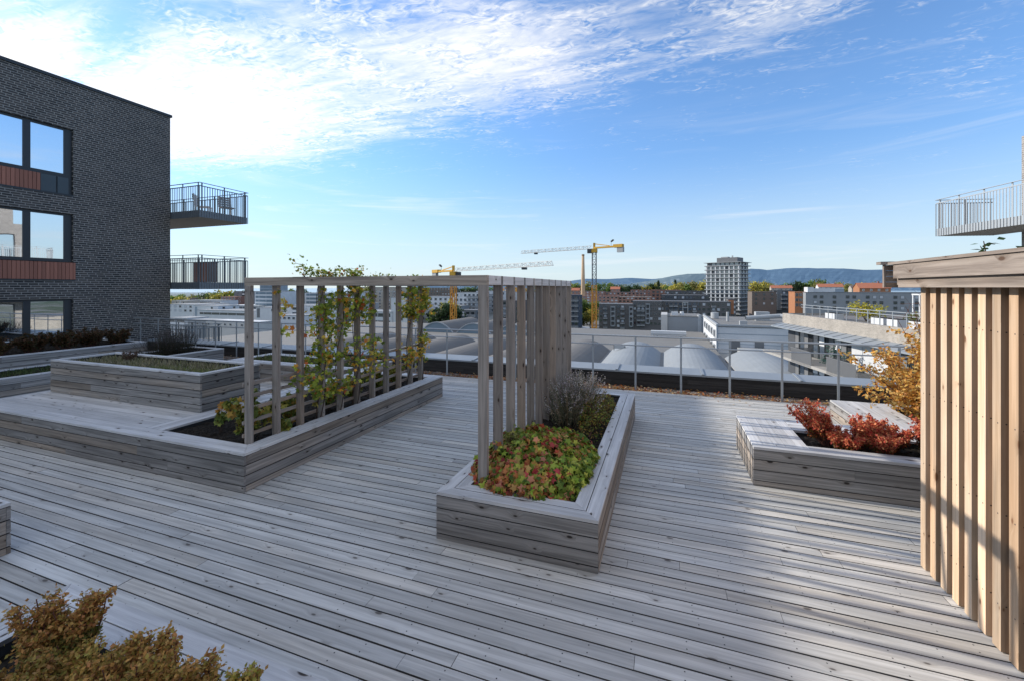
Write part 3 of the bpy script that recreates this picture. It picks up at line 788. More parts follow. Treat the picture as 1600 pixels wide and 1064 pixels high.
def spikes(label, cx, cy, rx, ry, z0, h, n, cols, tipcols, lean=.35):
    t = thing('lavender_clump', label, 'plant', (cx, cy, z0))
    st = MB(); lf = MB()
    for i in range(n):
        u, v = R.gauss(0, .42), R.gauss(0, .42)
        if abs(u) > 1 or abs(v) > 1: continue
        L = h * R.uniform(.55, 1.05) * (1 - .25 * (u * u + v * v))
        b = Vector((u * rx * .6, v * ry * .8, 0)); tip = Vector((u * rx * 1.15 + R.gauss(0, .04), v * ry + R.gauss(0, .04), L))
        tip += Vector((u * lean, v * lean * .4, 0)) * h * .3
        mid = (b + tip) / 2 + Vector((R.gauss(0, .02), R.gauss(0, .02), .04 * h))
        c = jit(R.choice(cols)); st.tube([b, mid, tip], .0035, .002, 3, c)
        for k in range(9):
            f = R.uniform(.15, .8); p = b.lerp(tip, f); lf.leaf(p, R.uniform(.03, .06), jit(R.choice(cols), .4), .6, 2)
        d = (tip - mid).normalized(); tc = jit(R.choice(tipcols), .35)
        for k in range(7): lf.leaf(tip - d * .016 * k + Vector((R.gauss(0, .004), R.gauss(0, .004), 0)), R.uniform(.014, .026), tc, .2, 0)
    st.build('stems', M['leaf'], t); lf.build('flower_spikes', M['leaf'], t)
LAV = [(.26, .23, .16), (.18, .18, .11), (.32, .24, .14), (.14, .16, .09)]
LAVT = [(.44, .39, .40), (.50, .45, .44), (.36, .30, .31), (.56, .51, .47)]
spikes('faded grey lavender clump at the far end of the middle planter', -1.38, 6.75, .42, .95, .38, .66, 620, LAV, LAVT)
spikes('dark faded lavender clump at the far end of the low planter by the brick wall', -14.3, 8.9, .55, .9, .38, .75, 420, [(.07, .06, .045), (.05, .055, .03), (.09, .07, .05)], [(.15, .12, .13), (.11, .09, .09)])

def bush(label, cx, cy, z0, stems, h, spread, leaf, pal, name='bush', per=120, lean=(0, 0), shape=0, cat='bush', group=None, barkm='bark_red', dens=1.0, low=.12):
    t = thing(name, label, cat, (cx, cy, z0), 0, group)
    st = MB(); lf = MB()
    for i in range(stems):
        a = R.random() * 2 * PI; r = R.random() ** .6
        d = Vector((math.cos(a) * r * spread + lean[0], math.sin(a) * r * spread + lean[1], 1)).normalized()
        L = h * R.uniform(.65, 1.05) / max(.55, d.z)
        b = Vector((math.cos(a) * r * spread * h * .25, math.sin(a) * r * spread * h * .25, 0))
        pts = [b + d * L * f + Vector((R.gauss(0, .012), R.gauss(0, .012), 0)) * (1 if f else 0) for f in (0, .35, .7, 1)]
        st.tube(pts, .007, .0025, 4)
        tw = [(f, Vector((R.gauss(0, 1), R.gauss(0, 1), R.uniform(.1, 1))).normalized()) for f in [R.uniform(.25, 1) for _ in range(11)]]
        for f, td in tw:
            p0 = b + d * L * f; TL = h * R.uniform(.10, .26) * (1.15 - .6 * f); td = (td + d * .9).normalized(); p1 = p0 + td * TL
            st.tube([p0, p1], .003, .0015, 3)
            for k in range(int(per / 11 * dens)):
                g = R.uniform(.1, 1.05); p = p0.lerp(p1, g) + Vector((R.gauss(0, .012), R.gauss(0, .012), R.gauss(0, .012)))
                if p.z < low * h: continue
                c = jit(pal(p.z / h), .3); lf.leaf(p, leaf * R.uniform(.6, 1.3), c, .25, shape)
    st.build('branches', M[barkm], t); lf.build('leaves', M['leaf'], t)
    return t
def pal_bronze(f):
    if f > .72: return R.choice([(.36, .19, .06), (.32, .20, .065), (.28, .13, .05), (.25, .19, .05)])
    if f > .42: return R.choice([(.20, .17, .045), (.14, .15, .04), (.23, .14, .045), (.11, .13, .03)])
    return R.choice([(.065, .075, .02), (.09, .095, .03), (.05, .06, .018)])  # low leaves olive, and darkened in colour for shaded depth
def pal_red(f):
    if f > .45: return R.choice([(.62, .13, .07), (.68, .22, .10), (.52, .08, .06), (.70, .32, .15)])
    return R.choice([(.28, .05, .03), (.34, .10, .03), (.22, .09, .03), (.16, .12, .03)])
GB = 'bronze leaved bushes in the near planter'
for i, (x, y, h, sp) in enumerate([(-2.86, 1.26, .47, .34), (-2.25, 1.25, .43, .36), (-1.96, 1.26, .43, .32), (-1.73, 1.31, .38, .30), (-2.66, .92, .40, .55), (-2.15, .94, .38, .6), (-1.80, 1.0, .34, .5), (-2.54, 1.16, .36, .5)]):
    lb = ['tallest bronze bush at the left of the near planter, upright tips', 'bronze bush second from the left along the near rim', 'bronze bush with upright orange tips in the middle of the near planter', 'small bronze bush at the right end of the near planter, touching the rim',
          'wide bronze bush at the bottom left corner behind the tallest one', 'bronze bush at the bottom edge behind the middle one', 'low bronze bush at the bottom edge at the right end of the near planter', 'olive bronze bush filling the gap right of the tallest one'][i]
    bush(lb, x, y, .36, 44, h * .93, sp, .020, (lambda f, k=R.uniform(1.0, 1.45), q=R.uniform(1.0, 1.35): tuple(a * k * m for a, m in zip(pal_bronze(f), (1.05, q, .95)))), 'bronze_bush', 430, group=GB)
GR = 'red bushes in the stepped bench planter'
for i, (x, y, h, sp, ln) in enumerate([(1.95, 6.50, .50, .35, (-.45, .0)), (2.30, 6.45, .38, .4, (0, 0)), (2.62, 6.52, .34, .45, (.05, 0)), (2.95, 6.5, .46, .35, (.05, 0)), (3.35, 6.5, .32, .45, (.1, 0)), (3.75, 6.5, .34, .4, (0, 0)), (2.1, 6.35, .24, .6, (0, 0)), (2.45, 6.32, .30, .55, (0, 0)), (3.1, 6.34, .30, .55, (0, 0))]):
    lb = ['red bush with long shoots leaning left over the bench boards', 'red bush second from the bench boards in the near bed', 'low dark red bush in the middle of the near bed', 'tall red bush with an upright tip in the middle of the near bed',
          'orange red bush right of the tall upright one', 'red bush at the corner of the pine clad shed', 'lowest red bush tucked against the front rim of the bed', 'orange red bush at the front rim between the leaning bush and the upright one', 'red bush at the front rim close to the pine shed'][i]
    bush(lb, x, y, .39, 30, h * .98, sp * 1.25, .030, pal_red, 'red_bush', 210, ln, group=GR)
def pal_hedge(f): return R.choice([(.10, .055, .025), (.07, .05, .02), (.05, .05, .018), (.13, .06, .03)])
for i in range(8):
    bush(['bronze hedge bush at the far end of the raised wall planter', 'bronze hedge bush second from the far end of the raised wall planter', 'bronze hedge bush third from the far end against the brick', 'bronze hedge bush below the right edge of the ground floor window',
          'bronze hedge bush below the right pane of the ground floor window', 'bronze hedge bush below the middle mullion of the ground floor window', 'bronze hedge bush below the left pane of the ground floor window', 'bronze hedge bush at the left edge of the photo under the windows'][i],
         -15.75 + R.uniform(-.15, .15), 8.3 - .66 * i, .66, 26, R.uniform(.42, .58), .75, .05, pal_hedge, 'hedge_bush', 150, group='bronze hedge bushes against the dark brick wall', shape=0)

# yellow autumn shrub by the shed, and twigs above its roof
def pal_yel(f): return R.choice([(.66, .39, .09), (.62, .31, .06), (.70, .50, .18), (.50, .22, .05), (.66, .44, .13)])
t = thing('autumn_shrub', 'tall yellow and orange autumn shrub behind the corner of the pine shed', 'shrub', (3.86, 8.2, .36))
st = MB(); lf = MB()
for i in range(44):
    a = R.random() * 2 * PI; r = R.random() ** .5
    up = i < 10
    d = Vector((math.cos(a) * r * (.18 if up else .9) - (.05 if up else .10), math.sin(a) * r * (.18 if up else .6), 1 if up else R.uniform(.35, 1))).normalized()
    L = R.uniform(1.6, 2.05) if up else R.uniform(.8, 1.5)
    pts = []; p = Vector((R.gauss(0, .05), R.gauss(0, .05), 0)); dd = d.copy()
    for k in range(6): pts.append(p.copy()); dd = (dd + Vector((R.gauss(0, .08), R.gauss(0, .08), .02))).normalized(); p = p + dd * L / 5
    st.tube(pts, .011, .003, 5)
    for k in range(26):
        f = R.uniform(.18, 1.0); idx = min(4, int(f * 5)); q = pts[idx].lerp(pts[idx + 1], f * 5 - idx)
        td = Vector((R.gauss(0, 1), R.gauss(0, 1), R.gauss(0.1, .6))).normalized(); e = q + td * R.uniform(.08, .26)
        st.tube([q, e], .003, .0015, 3)
        if q.z > 1.35 and R.random() < .85: continue
        for j in range(10):
            lf.leaf(q.lerp(e, R.uniform(.2, 1.05)) + Vector((R.gauss(0, .02), R.gauss(0, .02), R.gauss(0, .02))), R.uniform(.045, .075), jit(pal_yel(0), .25), .2, 0)
st.build('branches', M['bark_red'], t); lf.build('leaves', M['leaf'], t)
t = thing('climbing_shrub', 'thin green leaved shoots showing above the roof of the pine shed', 'plant', (2.95, 5.35, .02))
st = MB(); lf = MB()
for (dx, dy, zt_, cnt) in ((-.05, .1, 2.83, 14), (.38, .0, 2.95, 16), (.30, .1, 2.8, 8)):
    pts = [(0, 0, 0), (.05 + dx * .1, 0, 1.0), (dx * .2, dy * .3, 2.0), (dx * .45, dy * .6, 2.5), (dx * 1.0, dy, zt_)]
    st.tube(pts, .012, .004, 5)
    for k in range(cnt * 2):
        f = R.uniform(.0, 1); q = Vector(pts[3]).lerp(Vector(pts[4]), f)
        lf.leaf(q + Vector((R.gauss(0, .03), R.gauss(0, .03), R.gauss(0, .02))), R.uniform(.06, .09), jit((.05, .095, .03), .4), .6, 0)
st.build('stems', M['bark'], t); lf.build('leaves', M['leaf'], t)

# climbing vines on the left screen
def vine(label, posts, bed_x, leafpos, tops, seed):
    t = thing('climbing_vine', label, 'vine', (XL, YL[posts[0]], .37)); oy = YL[posts[0]]
    st = MB(); lf = MB()
    def L(p, s=None, yellow=.12, dark=.2):
        r = R.random()
        c = R.choice(YEL) if r < yellow else (R.choice([(.30, .09, .03), (.42, .16, .04)]) if r < yellow + .05 else R.choice([(.19, .27, .04), (.12, .19, .03), (.27, .33, .06), (.09, .14, .025)]))
        lf.leaf(p, s or R.uniform(.045, .085), jit((c[0] * 1.75, c[1] * 1.5, c[2] * 1.3), .35), .25, 1)
    st.tube([(-.05, YL[posts[0]] - oy - .05, .005), (-.04, YL[posts[-1]] - oy + .05, .005)], .02, .02, 5)
    for k in posts:
        y = YL[k] - oy
        for s in range(2):
            ph = R.random() * 6; pts = []
            for i in range(26):
                z = i / 25 * 2.168; an = ph + z * 3.6
                pts.append((math.cos(an) * .07 - .01, y + math.sin(an) * .05, z))
            st.tube(pts, .009, .004, 5)
    for (k, z0, z1, n, rad, yw) in leafpos:
        y = YL[k] - oy
        cl = [(R.uniform(z0, z1), R.gauss(0, rad * .6), R.gauss(0, rad * .8)) for _ in range(max(3, n // 16))]
        for i in range(int(n * 1.5)):
            c = R.choice(cl)
            L((c[1] + R.gauss(0, rad * .45) + .03, y + c[2] + R.gauss(0, rad * .5), min(z1 + .1, max(z0 - .1, c[0] + R.gauss(0, .09))) - .37), None, yw)
    if tops:
        ra = min(min(q[0], q[1]) for q in tops); rb = max(max(q[0], q[1]) for q in tops)
        st.tube([(0.02 * math.sin(q * 1.7), ra + (rb - ra) * q / 12 - oy, 2.166 + .012 * math.sin(q * 2.3)) for q in range(13)], .014, .010, 5)
    for (y0, y1, z0, z1, n) in tops:
        pts = [Vector((R.gauss(0, .05) if f else 0, y0 + (y1 - y0) * f - oy, z0 + (z1 - z0) * f - .37 + (R.gauss(0, .03) if f else 0))) for f in (0, .2, .4, .6, .8, 1)]
        st.tube(pts, .006, .002, 4)
        for i in range(int(n * 1.5)):
            f = R.random() ** 1.1 * 4.99; q = pts[int(f)].lerp(pts[int(f) + 1], f - int(f))
            L(q + Vector((R.gauss(0, .05), R.gauss(0, .05), R.gauss(.0, .035))), R.uniform(.025, .05), .15)
    st.build('stems', M['bark'], t); lf.build('leaves', M['leaf'], t)
vine('leafy green climbing vine spreading over the middle posts of the left trellis screen', [3, 4, 5],
     -5.2, [(3, .7, 1.15, 150, .18, .12), (3, 1.15, 2.4, 230, .10, .1), (2, .8, 1.3, 60, .15, .15), (6, .8, 1.2, 40, .2, .3), (4, 1.5, 2.42, 190, .12, .22), (4, .8, 1.4, 120, .20, .15), (5, 1.9, 2.42, 120, .10, .15), (5, .9, 1.5, 80, .2, .25), (6, 1.9, 2.4, 60, .09, .15), (6, 1.1, 1.5, 25, .1, .3), (3, 1.2, 1.5, 14, .08, .9), (2, 1.7, 2.3, 22, .12, .5), (1, 2.0, 2.35, 16, .10, .7), (7, .8, 1.2, 20, .1, .3)],
     [(4.9, 4.62, 2.52, 2.80, 30), (5.2, 4.8, 2.52, 2.70, 50), (5.4, 5.0, 2.53, 2.68, 60), (5.1, 5.5, 2.52, 2.68, 50), (5.6, 6.1, 2.52, 2.74, 90), (5.7, 6.5, 2.53, 2.62, 70), (6.0, 5.7, 2.52, 2.7, 60), (4.9, 5.6, 2.53, 2.6, 60), (6.0, 6.9, 2.52, 2.66, 60), (7.5, 7.7, 2.52, 2.64, 40)], 1)
vine('yellowing climbing vine round the last two posts of the left trellis screen', [9, 10],
     -5.2, [(9, 1.9, 2.42, 190, .12, .25), (10, 1.8, 2.42, 190, .11, .35), (9, .95, 1.9, 90, .09, .55), (10, .9, 1.8, 120, .10, .5), (8, 1.9, 2.2, 18, .1, .6), (9, .8, 1.2, 50, .16, .6)], [], 2)
def pal_under(f): return R.choice([(.30, .30, .06), (.38, .33, .07), (.16, .22, .04), (.11, .16, .03), (.42, .26, .05), (.22, .25, .05)])
for i, (x, y, h, d) in enumerate([(-5.18, 4.20, .62, 1), (-5.25, 4.9, .42, 1), (-5.25, 5.6, .5, 1), (-5.25, 6.3, .48, 1), (-5.3, 7.0, .46, 1), (-5.35, 7.6, .4, .8)]):
    bush(['yellow leaved shrub behind the lattice beside the nearest trellis post', 'green shrub behind the lattice between the second and third trellis posts', 'green shrub behind the lattice under the densest part of the vine', 'yellow green shrub behind the lattice just past the vine', 'yellow green shrub low behind the lattice near its far end', 'sparse shrub at the far end of the trellis bed'][i],
         x, y, .36, 11, h, .45, .075, pal_under, 'bed_shrub', 62 * d, shape=1, group='shrubs in the bed behind the lattice', cat='shrub', barkm='bark')
bush('small lone plant with orange tips on the dark soil left of the trellis', -5.92, 4.32, .36, 4, .42, .3, .07, lambda f: R.choice([(.5, .25, .05), (.55, .36, .08)]) if f > .7 else R.choice([(.16, .22, .05), (.26, .28, .06)]), 'young_plant', 30, shape=1, cat='plant', barkm='bark')
bush('small green plant spilling over the rim at the foot of the second trellis post', -4.90, 4.5, .42, 5, .16, .8, .07, lambda f: R.choice([(.16, .22, .05), (.30, .28, .06)]), 'young_plant', 34, shape=1, cat='plant', barkm='bark', low=0)

# grass and herbs in the boxes at left, dry leaves on the right bed
def grass(label, x0, x1, y0, y1, z, n, hmax, cols, name='grass'):
    mb = MB()
    for i in range(n):
        p = Vector((R.uniform(x0, x1), R.uniform(y0, y1), z)); L = hmax * R.uniform(.3, 1) ; a = R.random() * 2 * PI
        d = Vector((math.cos(a), math.sin(a), 0)); w = Vector((-d.y, d.x, 0)) * .006
        c = jit(R.choice(cols), .4)
        mb.face([p - w, p + w, p + d * L * .25 + Vector((0, 0, L * .6)) + w * .6, p + d * L * .25 + Vector((0, 0, L * .6)) - w * .6], None, c)
        mb.face([p + d * L * .25 + Vector((0, 0, L * .6)) - w * .6, p + d * L * .25 + Vector((0, 0, L * .6)) + w * .6, p + d * L * .6 + Vector((0, 0, L))], None, c)
    o = struct(name, mb, M['leaf'], 'stuff'); o['label'] = label
DRY = [(.30, .26, .15), (.22, .19, .10), (.16, .17, .06), (.36, .31, .2)]
grass('dry grass in the tall square planter', -10.7, -6.95, 4.78, 5.58, .955, 4200, .13, DRY)
grass('short green grass at the right of the tall square planter', -8.4, -7.0, 4.78, 5.1, .955, 1200, .12, [(.14, .18, .04), (.2, .22, .06)])
grass('dark green grass in the low wall planter', -14.85, -13.65, 0, 8.4, .38, 6000, .12, [(.06, .10, .025), (.10, .13, .04), (.045, .07, .02)])
grass('herbs in the low planter by the railing', -10.9, -7.2, 8.7, 9.4, .38, 1500, .2, [(.10, .14, .04), (.2, .18, .07)])
grass('dry grass and leaves on the far bed of the stepped bench planter', 3.45, 5.6, 6.9, 8.6, .36, 3200, .10, [(.34, .28, .15), (.26, .2, .1), (.3, .16, .07)])
bush('dead dark seed heads at the far left corner of the tall square planter', -9.9, 5.4, .95, 10, .2, .9, .03, lambda f: R.choice([(.09, .06, .04), (.13, .08, .05)]), 'weed', 60, cat='plant', low=0)

exec_city = True
# ------------------------------------------------------------------ the town beyond
GZ = -26.0
def ground_mat():
    m, nt, out = newmat('town_ground'); g = NG(nt)
    tc = g.n('ShaderNodeTexCoord').outputs['Object']
    n1 = g.noise(tc, .012, 5, .65); n2 = g.noise(tc, .09, 4, .6); 
    c = g.mix(g.smooth(n1, .42, .58), (.055, .075, .035), (.19, .185, .175))
    c = g.mix(g.smooth(n2, .55, .7), c, (.10, .09, .06))
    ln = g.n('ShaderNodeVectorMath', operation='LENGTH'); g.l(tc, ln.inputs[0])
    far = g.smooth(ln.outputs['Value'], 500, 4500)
    c = g.mix(far, c, (.30, .40, .47))  # distance haze painted into the far ground colour
    g.l(g.bsdf(c, .95, 0, .1), out.inputs[0]); return m
mb = MB(); mb.face([(-14000, -3000, GZ), (14000, -3000, GZ), (14000, 16000, GZ), (-14000, 16000, GZ)]); struct('ground', mb, ground_mat())
# fjord water far off at the left
def watermat():
    m, nt, out = newmat('water'); g = NG(nt); g.l(g.bsdf((.35, .43, .48), .25, 0, .5), out.inputs[0]); return m
mb = MB(); mb.face([(-9000, 1100, GZ + .6), (-1100, 1800, GZ + .6), (-2100, 15000, GZ + .6), (-13900, 15000, GZ + .6)]); struct('water', mb, watermat())
# hills, with the blue distance haze put into their colours
def hillmat(name, c1, c2, dots):
    m, nt, out = newmat(name); g = NG(nt)
    tc = g.n('ShaderNodeTexCoord').outputs['Object']
    n1 = g.noise(tc, .004, 6, .7); n2 = g.noise(tc, .02, 4, .7)
    c = g.mix(g.smooth(g.math('ADD', g.math('MULTIPLY', n1, .6), g.math('MULTIPLY', n2, .4)), .35, .65), c1, c2)
    sx = g.n('ShaderNodeSeparateXYZ'); g.l(tc, sx.inputs[0])
    v = g.n('ShaderNodeTexVoronoi'); g.l(tc, v.inputs['Vector']); v.inputs['Scale'].default_value = .022
    vs = g.n('ShaderNodeSeparateColor'); g.l(v.outputs['Color'], vs.inputs[0])
    low = g.smooth(sx.outputs[2], dots, dots * .2)
    dm = g.math('MULTIPLY', g.math('MULTIPLY', g.smooth(v.outputs['Distance'], .30, .2), g.math('GREATER_THAN', vs.outputs[0], .55)), low)
    c = g.mix(g.math('MULTIPLY', dm, .7), c, (.50, .53, .55))
    g.l(g.bsdf(c, 1.0, 0, .0), out.inputs[0]); return m
def ridge(name, D, prof, base_drop, mat, depth):
    """prof: (px, py) silhouettes at distance D; a slope falling towards the town"""
    mb = MB(); pts = []
    xs = np.arange(prof[0][0], prof[-1][0] + 1, 6)
    tops = np.interp(xs, [p[0] for p in prof], [p[1] for p in prof])
    rows = []
    N = 9
    for j in range(N + 1):
        f = j / N; Dj = D - depth * (1 - f)
        r = []
        for x, tpy in zip(xs, tops):
            zt = CZ - (tpy - HY) * D / F
            z = GZ + (zt - GZ) * (math.sin(f * PI / 2) ** 1.3) + (R.gauss(0, .004) * (zt - GZ) if 0 < j else 0)
            r.append(at_depth(x, Dj * 1.0, z=z) if j == N else at_depth(x, Dj, z=z))
        rows.append(r)
    for j in range(N):
        for i in range(len(xs) - 1):
            mb.face([rows[j][i], rows[j][i + 1], rows[j + 1][i + 1], rows[j + 1][i]])
    me = mb.mesh(name, mat); 
    o = bpy.data.objects.new(name, me); COL.objects.link(o); o['kind'] = 'structure'; return o
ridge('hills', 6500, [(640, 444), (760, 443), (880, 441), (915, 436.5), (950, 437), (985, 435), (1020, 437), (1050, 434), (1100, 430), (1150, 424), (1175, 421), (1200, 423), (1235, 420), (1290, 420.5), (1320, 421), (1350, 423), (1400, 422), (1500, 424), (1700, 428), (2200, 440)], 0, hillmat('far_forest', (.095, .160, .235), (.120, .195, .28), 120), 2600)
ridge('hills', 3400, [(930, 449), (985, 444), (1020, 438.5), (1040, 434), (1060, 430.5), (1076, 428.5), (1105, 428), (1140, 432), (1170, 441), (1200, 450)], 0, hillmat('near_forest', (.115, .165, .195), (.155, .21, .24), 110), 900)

# window units shared by the town buildings
def window_mesh(w, h, frame='white', pane='cityglass', fr=.14):
    mb = MB()
    mb.box(-w / 2, w / 2, -.10, -.02, 0, h, mi=1)
    for (a, b, c, d) in ((-w / 2 - fr, w / 2 + fr, -fr, 0), (-w / 2 - fr, w / 2 + fr, h, h + fr), (-w / 2 - fr, -w / 2, 0, h), (w / 2, w / 2 + fr, 0, h)):
        mb.box(a, b, -.16, -.01, c, d, mi=0)
    return mb.mesh('window', [M[frame], M[pane]])
def balc_mesh(w, dp, rail='lightgrey', slab='lightgrey'):
    mb = MB()
    mb.box(-w / 2, w / 2, -dp, -.02, 0, .22, mi=0)
    mb.box(-w / 2, w / 2, -dp - .03, -dp + .03, .22, 1.2, mi=1); mb.box(-w / 2, -w / 2 + .06, -dp + .03, -.02, .22, 1.2, mi=1); mb.box(w / 2 - .06, w / 2, -dp + .03, -.02, .22, 1.2, mi=1)
    return mb.mesh('balcony', [M[slab], M[rail]])
WM = {}
def wmesh(*k):
    if k not in WM: WM[k] = window_mesh(*k)
    return WM[k]
def bmeshk(*k):
    key = ('b',) + k
    if key not in WM: WM[key] = balc_mesh(*k)
    return WM[key]
def block(label, px0, px1, py, D, wall, depth=14, rows=4, cols=6, win=(1.4, 1.6), frame='white', pane='cityglass', fl=3.0, top=1.0, yaw=0, roof=None, side_cols=2, balc=None, strip=False, base=GZ, name='apartment_building', cat='building', group=None, skipw=None, parapet=.5):
    """a town block whose front spans px0..px1 at depth D, roof line at py"""
    p0, p1 = at_depth(px0, D, z=0), at_depth(px1, D, z=0)
    Yf = (p0.y + p1.y) / 2
    if yaw is None:    # faces the terrace squarely
        ang = math.atan2(p1.y - p0.y, p1.x - p0.x); c = (p0 + p1) / 2; w = (p1 - p0).length
    else:
        ang = yaw; X0, X1 = x_at(px0, Yf), x_at(px1, Yf); w = (X1 - X0); c = Vector(((X0 + X1) / 2, Yf, 0))
    ztop = CZ - (py - HY) * D / F
    H = ztop - base
    t = thing(name, label, cat, (c.x, c.y, base), ang, group)
    mb = MB(); mb.box(-w / 2, w / 2, 0, depth, 0, H - .3); mb.build('wall', M[wall], t)
    mb = MB(); mb.box(-w / 2 - .15, w / 2 + .15, -.15, depth + .15, H - .299, H); mb.build('roof', M[roof or ('lightgrey' if wall in ('white', 'offwhite', 'cream') else wall)], t)
    if strip:
        for r in range(rows):
            z = H - top - win[1] - fl * r
            if z < 1: break
            mb = MB(); mb.box(-w / 2 * .92, w / 2 * .92, -.08, -.01, 0, win[1]); o = mb.build('window', M[pane], t, (0, 0, z))
            for q in range(1, max(2, int(w / 4))):
                if q % 2: 
                    xx = -w / 2 * .92 + q * w * .92 / max(2, int(w / 4)); mm = MB(); mm.box(xx - .12, xx + .12, -.12, -.081, 0, win[1]); mm.build('mullion', M[frame], o)
        return t, w, H
    if wall in ('darkbrick', 'dark', 'navy', 'brown') and frame == 'white': frame = 'grey'
    wm = wmesh(win[0], win[1], frame, pane, .09); wmb = wmesh(win[0], win[1], frame, 'brightpane', .09)
    dxc = w / cols
    for r in range(rows):
        z = H - top - win[1] - fl * r
        if z < .5: break
        for q in range(cols):
            if skipw and skipw(q, r): continue
            xx = -w / 2 + dxc * (q + .5)
            if balc and q in balc:
                link('balcony', bmeshk(min(dxc * .95, 5.5), 1.5, 'grey' if wall in ('darkbrick', 'dark', 'navy') else 'lightgrey', 'white'), t, (xx, 0, z - .9))
            link('window', wmb if R.random() < .22 else wm, t, (xx, 0, z))
    if side_cols:
        sd = 1 if (px0 + px1) / 2 < 1040 else -1
        for r in range(min(rows, 4)):
            z = H - top - win[1] - fl * r
            if z < .5: break
            for q in range(side_cols):
                link('window', wm, t, (sd * w / 2, depth * (q + .5) / side_cols, z), sd * PI / 2)
    return t, w, H

def extra(t, name, mat, boxes):
    mb = MB()
    for b in boxes: mb.box(*b)
    return mb.build(name, M[mat], t)

# --- left, under the balconies and through the trellis
block('pale low building with two dark window bands below the lower left balcony', 298, 346, 469.5, 390, 'white', 16, 2, win=(1, 1.6), strip=True, fl=3.6, top=1.4, roof='lightgrey')
block('red brown brick block beside the grey tower, left of the trellis', 345, 368, 464, 400, 'brownred', 16, 4, 5, (1.6, 1.5), 'white')
t, w, H = block('grey slab tower with white balcony fronts just left of the nearest trellis post', 366, 388, 455.5, 410, 'grey', 14, 5, 2, (1.6, 1.6), 'grey', skipw=lambda q, r: q == 1)
for r in range(4): extra(t, 'balcony', 'white', [(w * .12, w * .42, -.8, -.05, H - 3.6 - 3 * r, H - 2.3 - 3 * r)])
extra(t, 'stair_recess', 'black', [(w * .05, w * .48, -.06, -.005, H - 13.5, H - 1.4)])
block('small white building at the corner of the dark brick wall under the balconies', 262, 302, 476, 330, 'white', 18, 2, 5, (2.2, 1.4), 'lightgrey', roof='lightgrey')
t, w, H = block('plain white cube building with a grey vertical stripe', 303, 341, 478, 310, 'white', 16, 1, 2, (1.6, 1.4), 'lightgrey', skipw=lambda q, r: q == 0)
extra(t, 'stair_window', 'bluegrey', [(-w * .46, -w * .36, -.06, -.005, H - 12, H - 1)])
block('long white office building with broken window bands left of the trellis', 309, 393, 485.5, 290, 'white', 20, 2, win=(1, 1.5), strip=True, fl=4.2, top=1.6, roof='lightgrey')
block('white stepped office building behind the nearest trellis post', 360, 404, 477.5, 340, 'offwhite', 16, 3, win=(1, 1.5), strip=True, fl=3.6, top=1.2, roof='white')
block('glassy white floored block right of the nearest trellis post', 398, 434, 455.5, 340, 'white', 18, 6, win=(1, 1.7), strip=True, fl=3.0, top=.8, pane='glassblue')
block('blue grey tower top rising above the glassy white block', 406, 431, 446.5, 420, 'bluegrey', 14, 4, win=(1, 1.9), strip=True, fl=3.0, top=.6, pane='glassblue', frame='bluegrey')
t, w, H = block('white warehouse with a grey stair stripe seen low between the first two trellis posts', 400, 431, 481, 270, 'white', 18, 1, 3, (1.4, 1.4), 'lightgrey', skipw=lambda q, r: q < 2)
extra(t, 'stair_window', 'grey', [(-w * .45, -w * .30, -.06, -.005, H - 6.5, H - .7)])
block('white building with dark wide windows seen between the second and third trellis posts', 452, 502, 478, 260, 'white', 18, 3, 3, (3.2, 1.5), 'white', top=1.2)
block('long white glass office behind the left part of the vine', 476, 548, 458, 360, 'white', 18, 4, win=(1, 1.7), strip=True, fl=3.2, top=1, pane='glassblue')
block('pale blue grey office low behind the vine', 500, 566, 474, 300, 'lightgrey', 18, 4, win=(1, 1.5), strip=True, fl=3.3, top=1)
block('cream apartment block behind the sixth and seventh trellis posts', 548, 612, 456, 390, 'cream', 14, 6, 9, (1.5, 1.5), 'white')
block('low white pavilion with dark glazing behind the seventh trellis post', 560, 612, 487, 240, 'white', 18, 2, win=(1, 2.0), strip=True, fl=4, top=1)
t, w, H = block('slender white block with dark vertical window strips right of the vine', 611, 646, 465, 235, 'white', 14, 5, 3, (1.0, 1.2), 'white', skipw=lambda q, r: q == 0, top=2.5)
extra(t, 'stair_window', 'dark', [(-w * .16, -w * .05, -.06, -.005, H - 13.5, H - 2), (w * .33, w * .40, -.06, -.005, H - 14.5, H - 4)])
block('white apartment block with dark square windows behind the dark green tree', 662, 708, 464, 285, 'white', 14, 4, 6, (1.7, 1.5), 'white')
block('tall white apartment block right of the first crane mast', 711, 750, 457.5, 275, 'white', 14, 6, 6, (1.6, 1.6), 'white', balc=(3, 4, 5))
block('grey balcony block low between the first crane and the middle trellis', 719, 743, 485, 235, 'grey', 12, 4, 3, (2.0, 1.6), 'lightgrey', balc=(1, 2))
block('grey brown hillside housing above the white blocks, left of the first crane', 655, 708, 450, 520, 'brown', 14, 4, 12, (1.6, 1.4), 'white', roof='lightgrey')
block('pale hillside housing above the cream apartment block', 560, 652, 449, 600, 'cream', 14, 4, 14, (1.6, 1.4), 'white', roof='grey')
block('white apartment block glimpsed behind the first posts of the middle trellis', 744, 790, 455, 300, 'white', 14, 5, 6, (1.7, 1.6), 'white', balc=(2, 3))
block('dark grey block glimpsed behind the third post of the middle trellis', 772, 812, 470, 255, 'darkbrick', 14, 5, 6, (1.6, 1.6), 'white', balc=(2, 3))
block('white block glimpsed behind the fourth and fifth posts of the middle trellis', 800, 850, 457, 310, 'white', 14, 5, 7, (1.6, 1.6), 'lightgrey')
block('brown block glimpsed behind the last posts of the middle trellis', 838, 884, 462, 290, 'brown', 14, 5, 6, (1.6, 1.6), 'white')
block('navy apartment block at the right edge of the middle trellis', 872, 904, 461.5, 250, 'navy', 12, 6, 4, (1.7, 1.7), 'grey', balc=(2, 3))
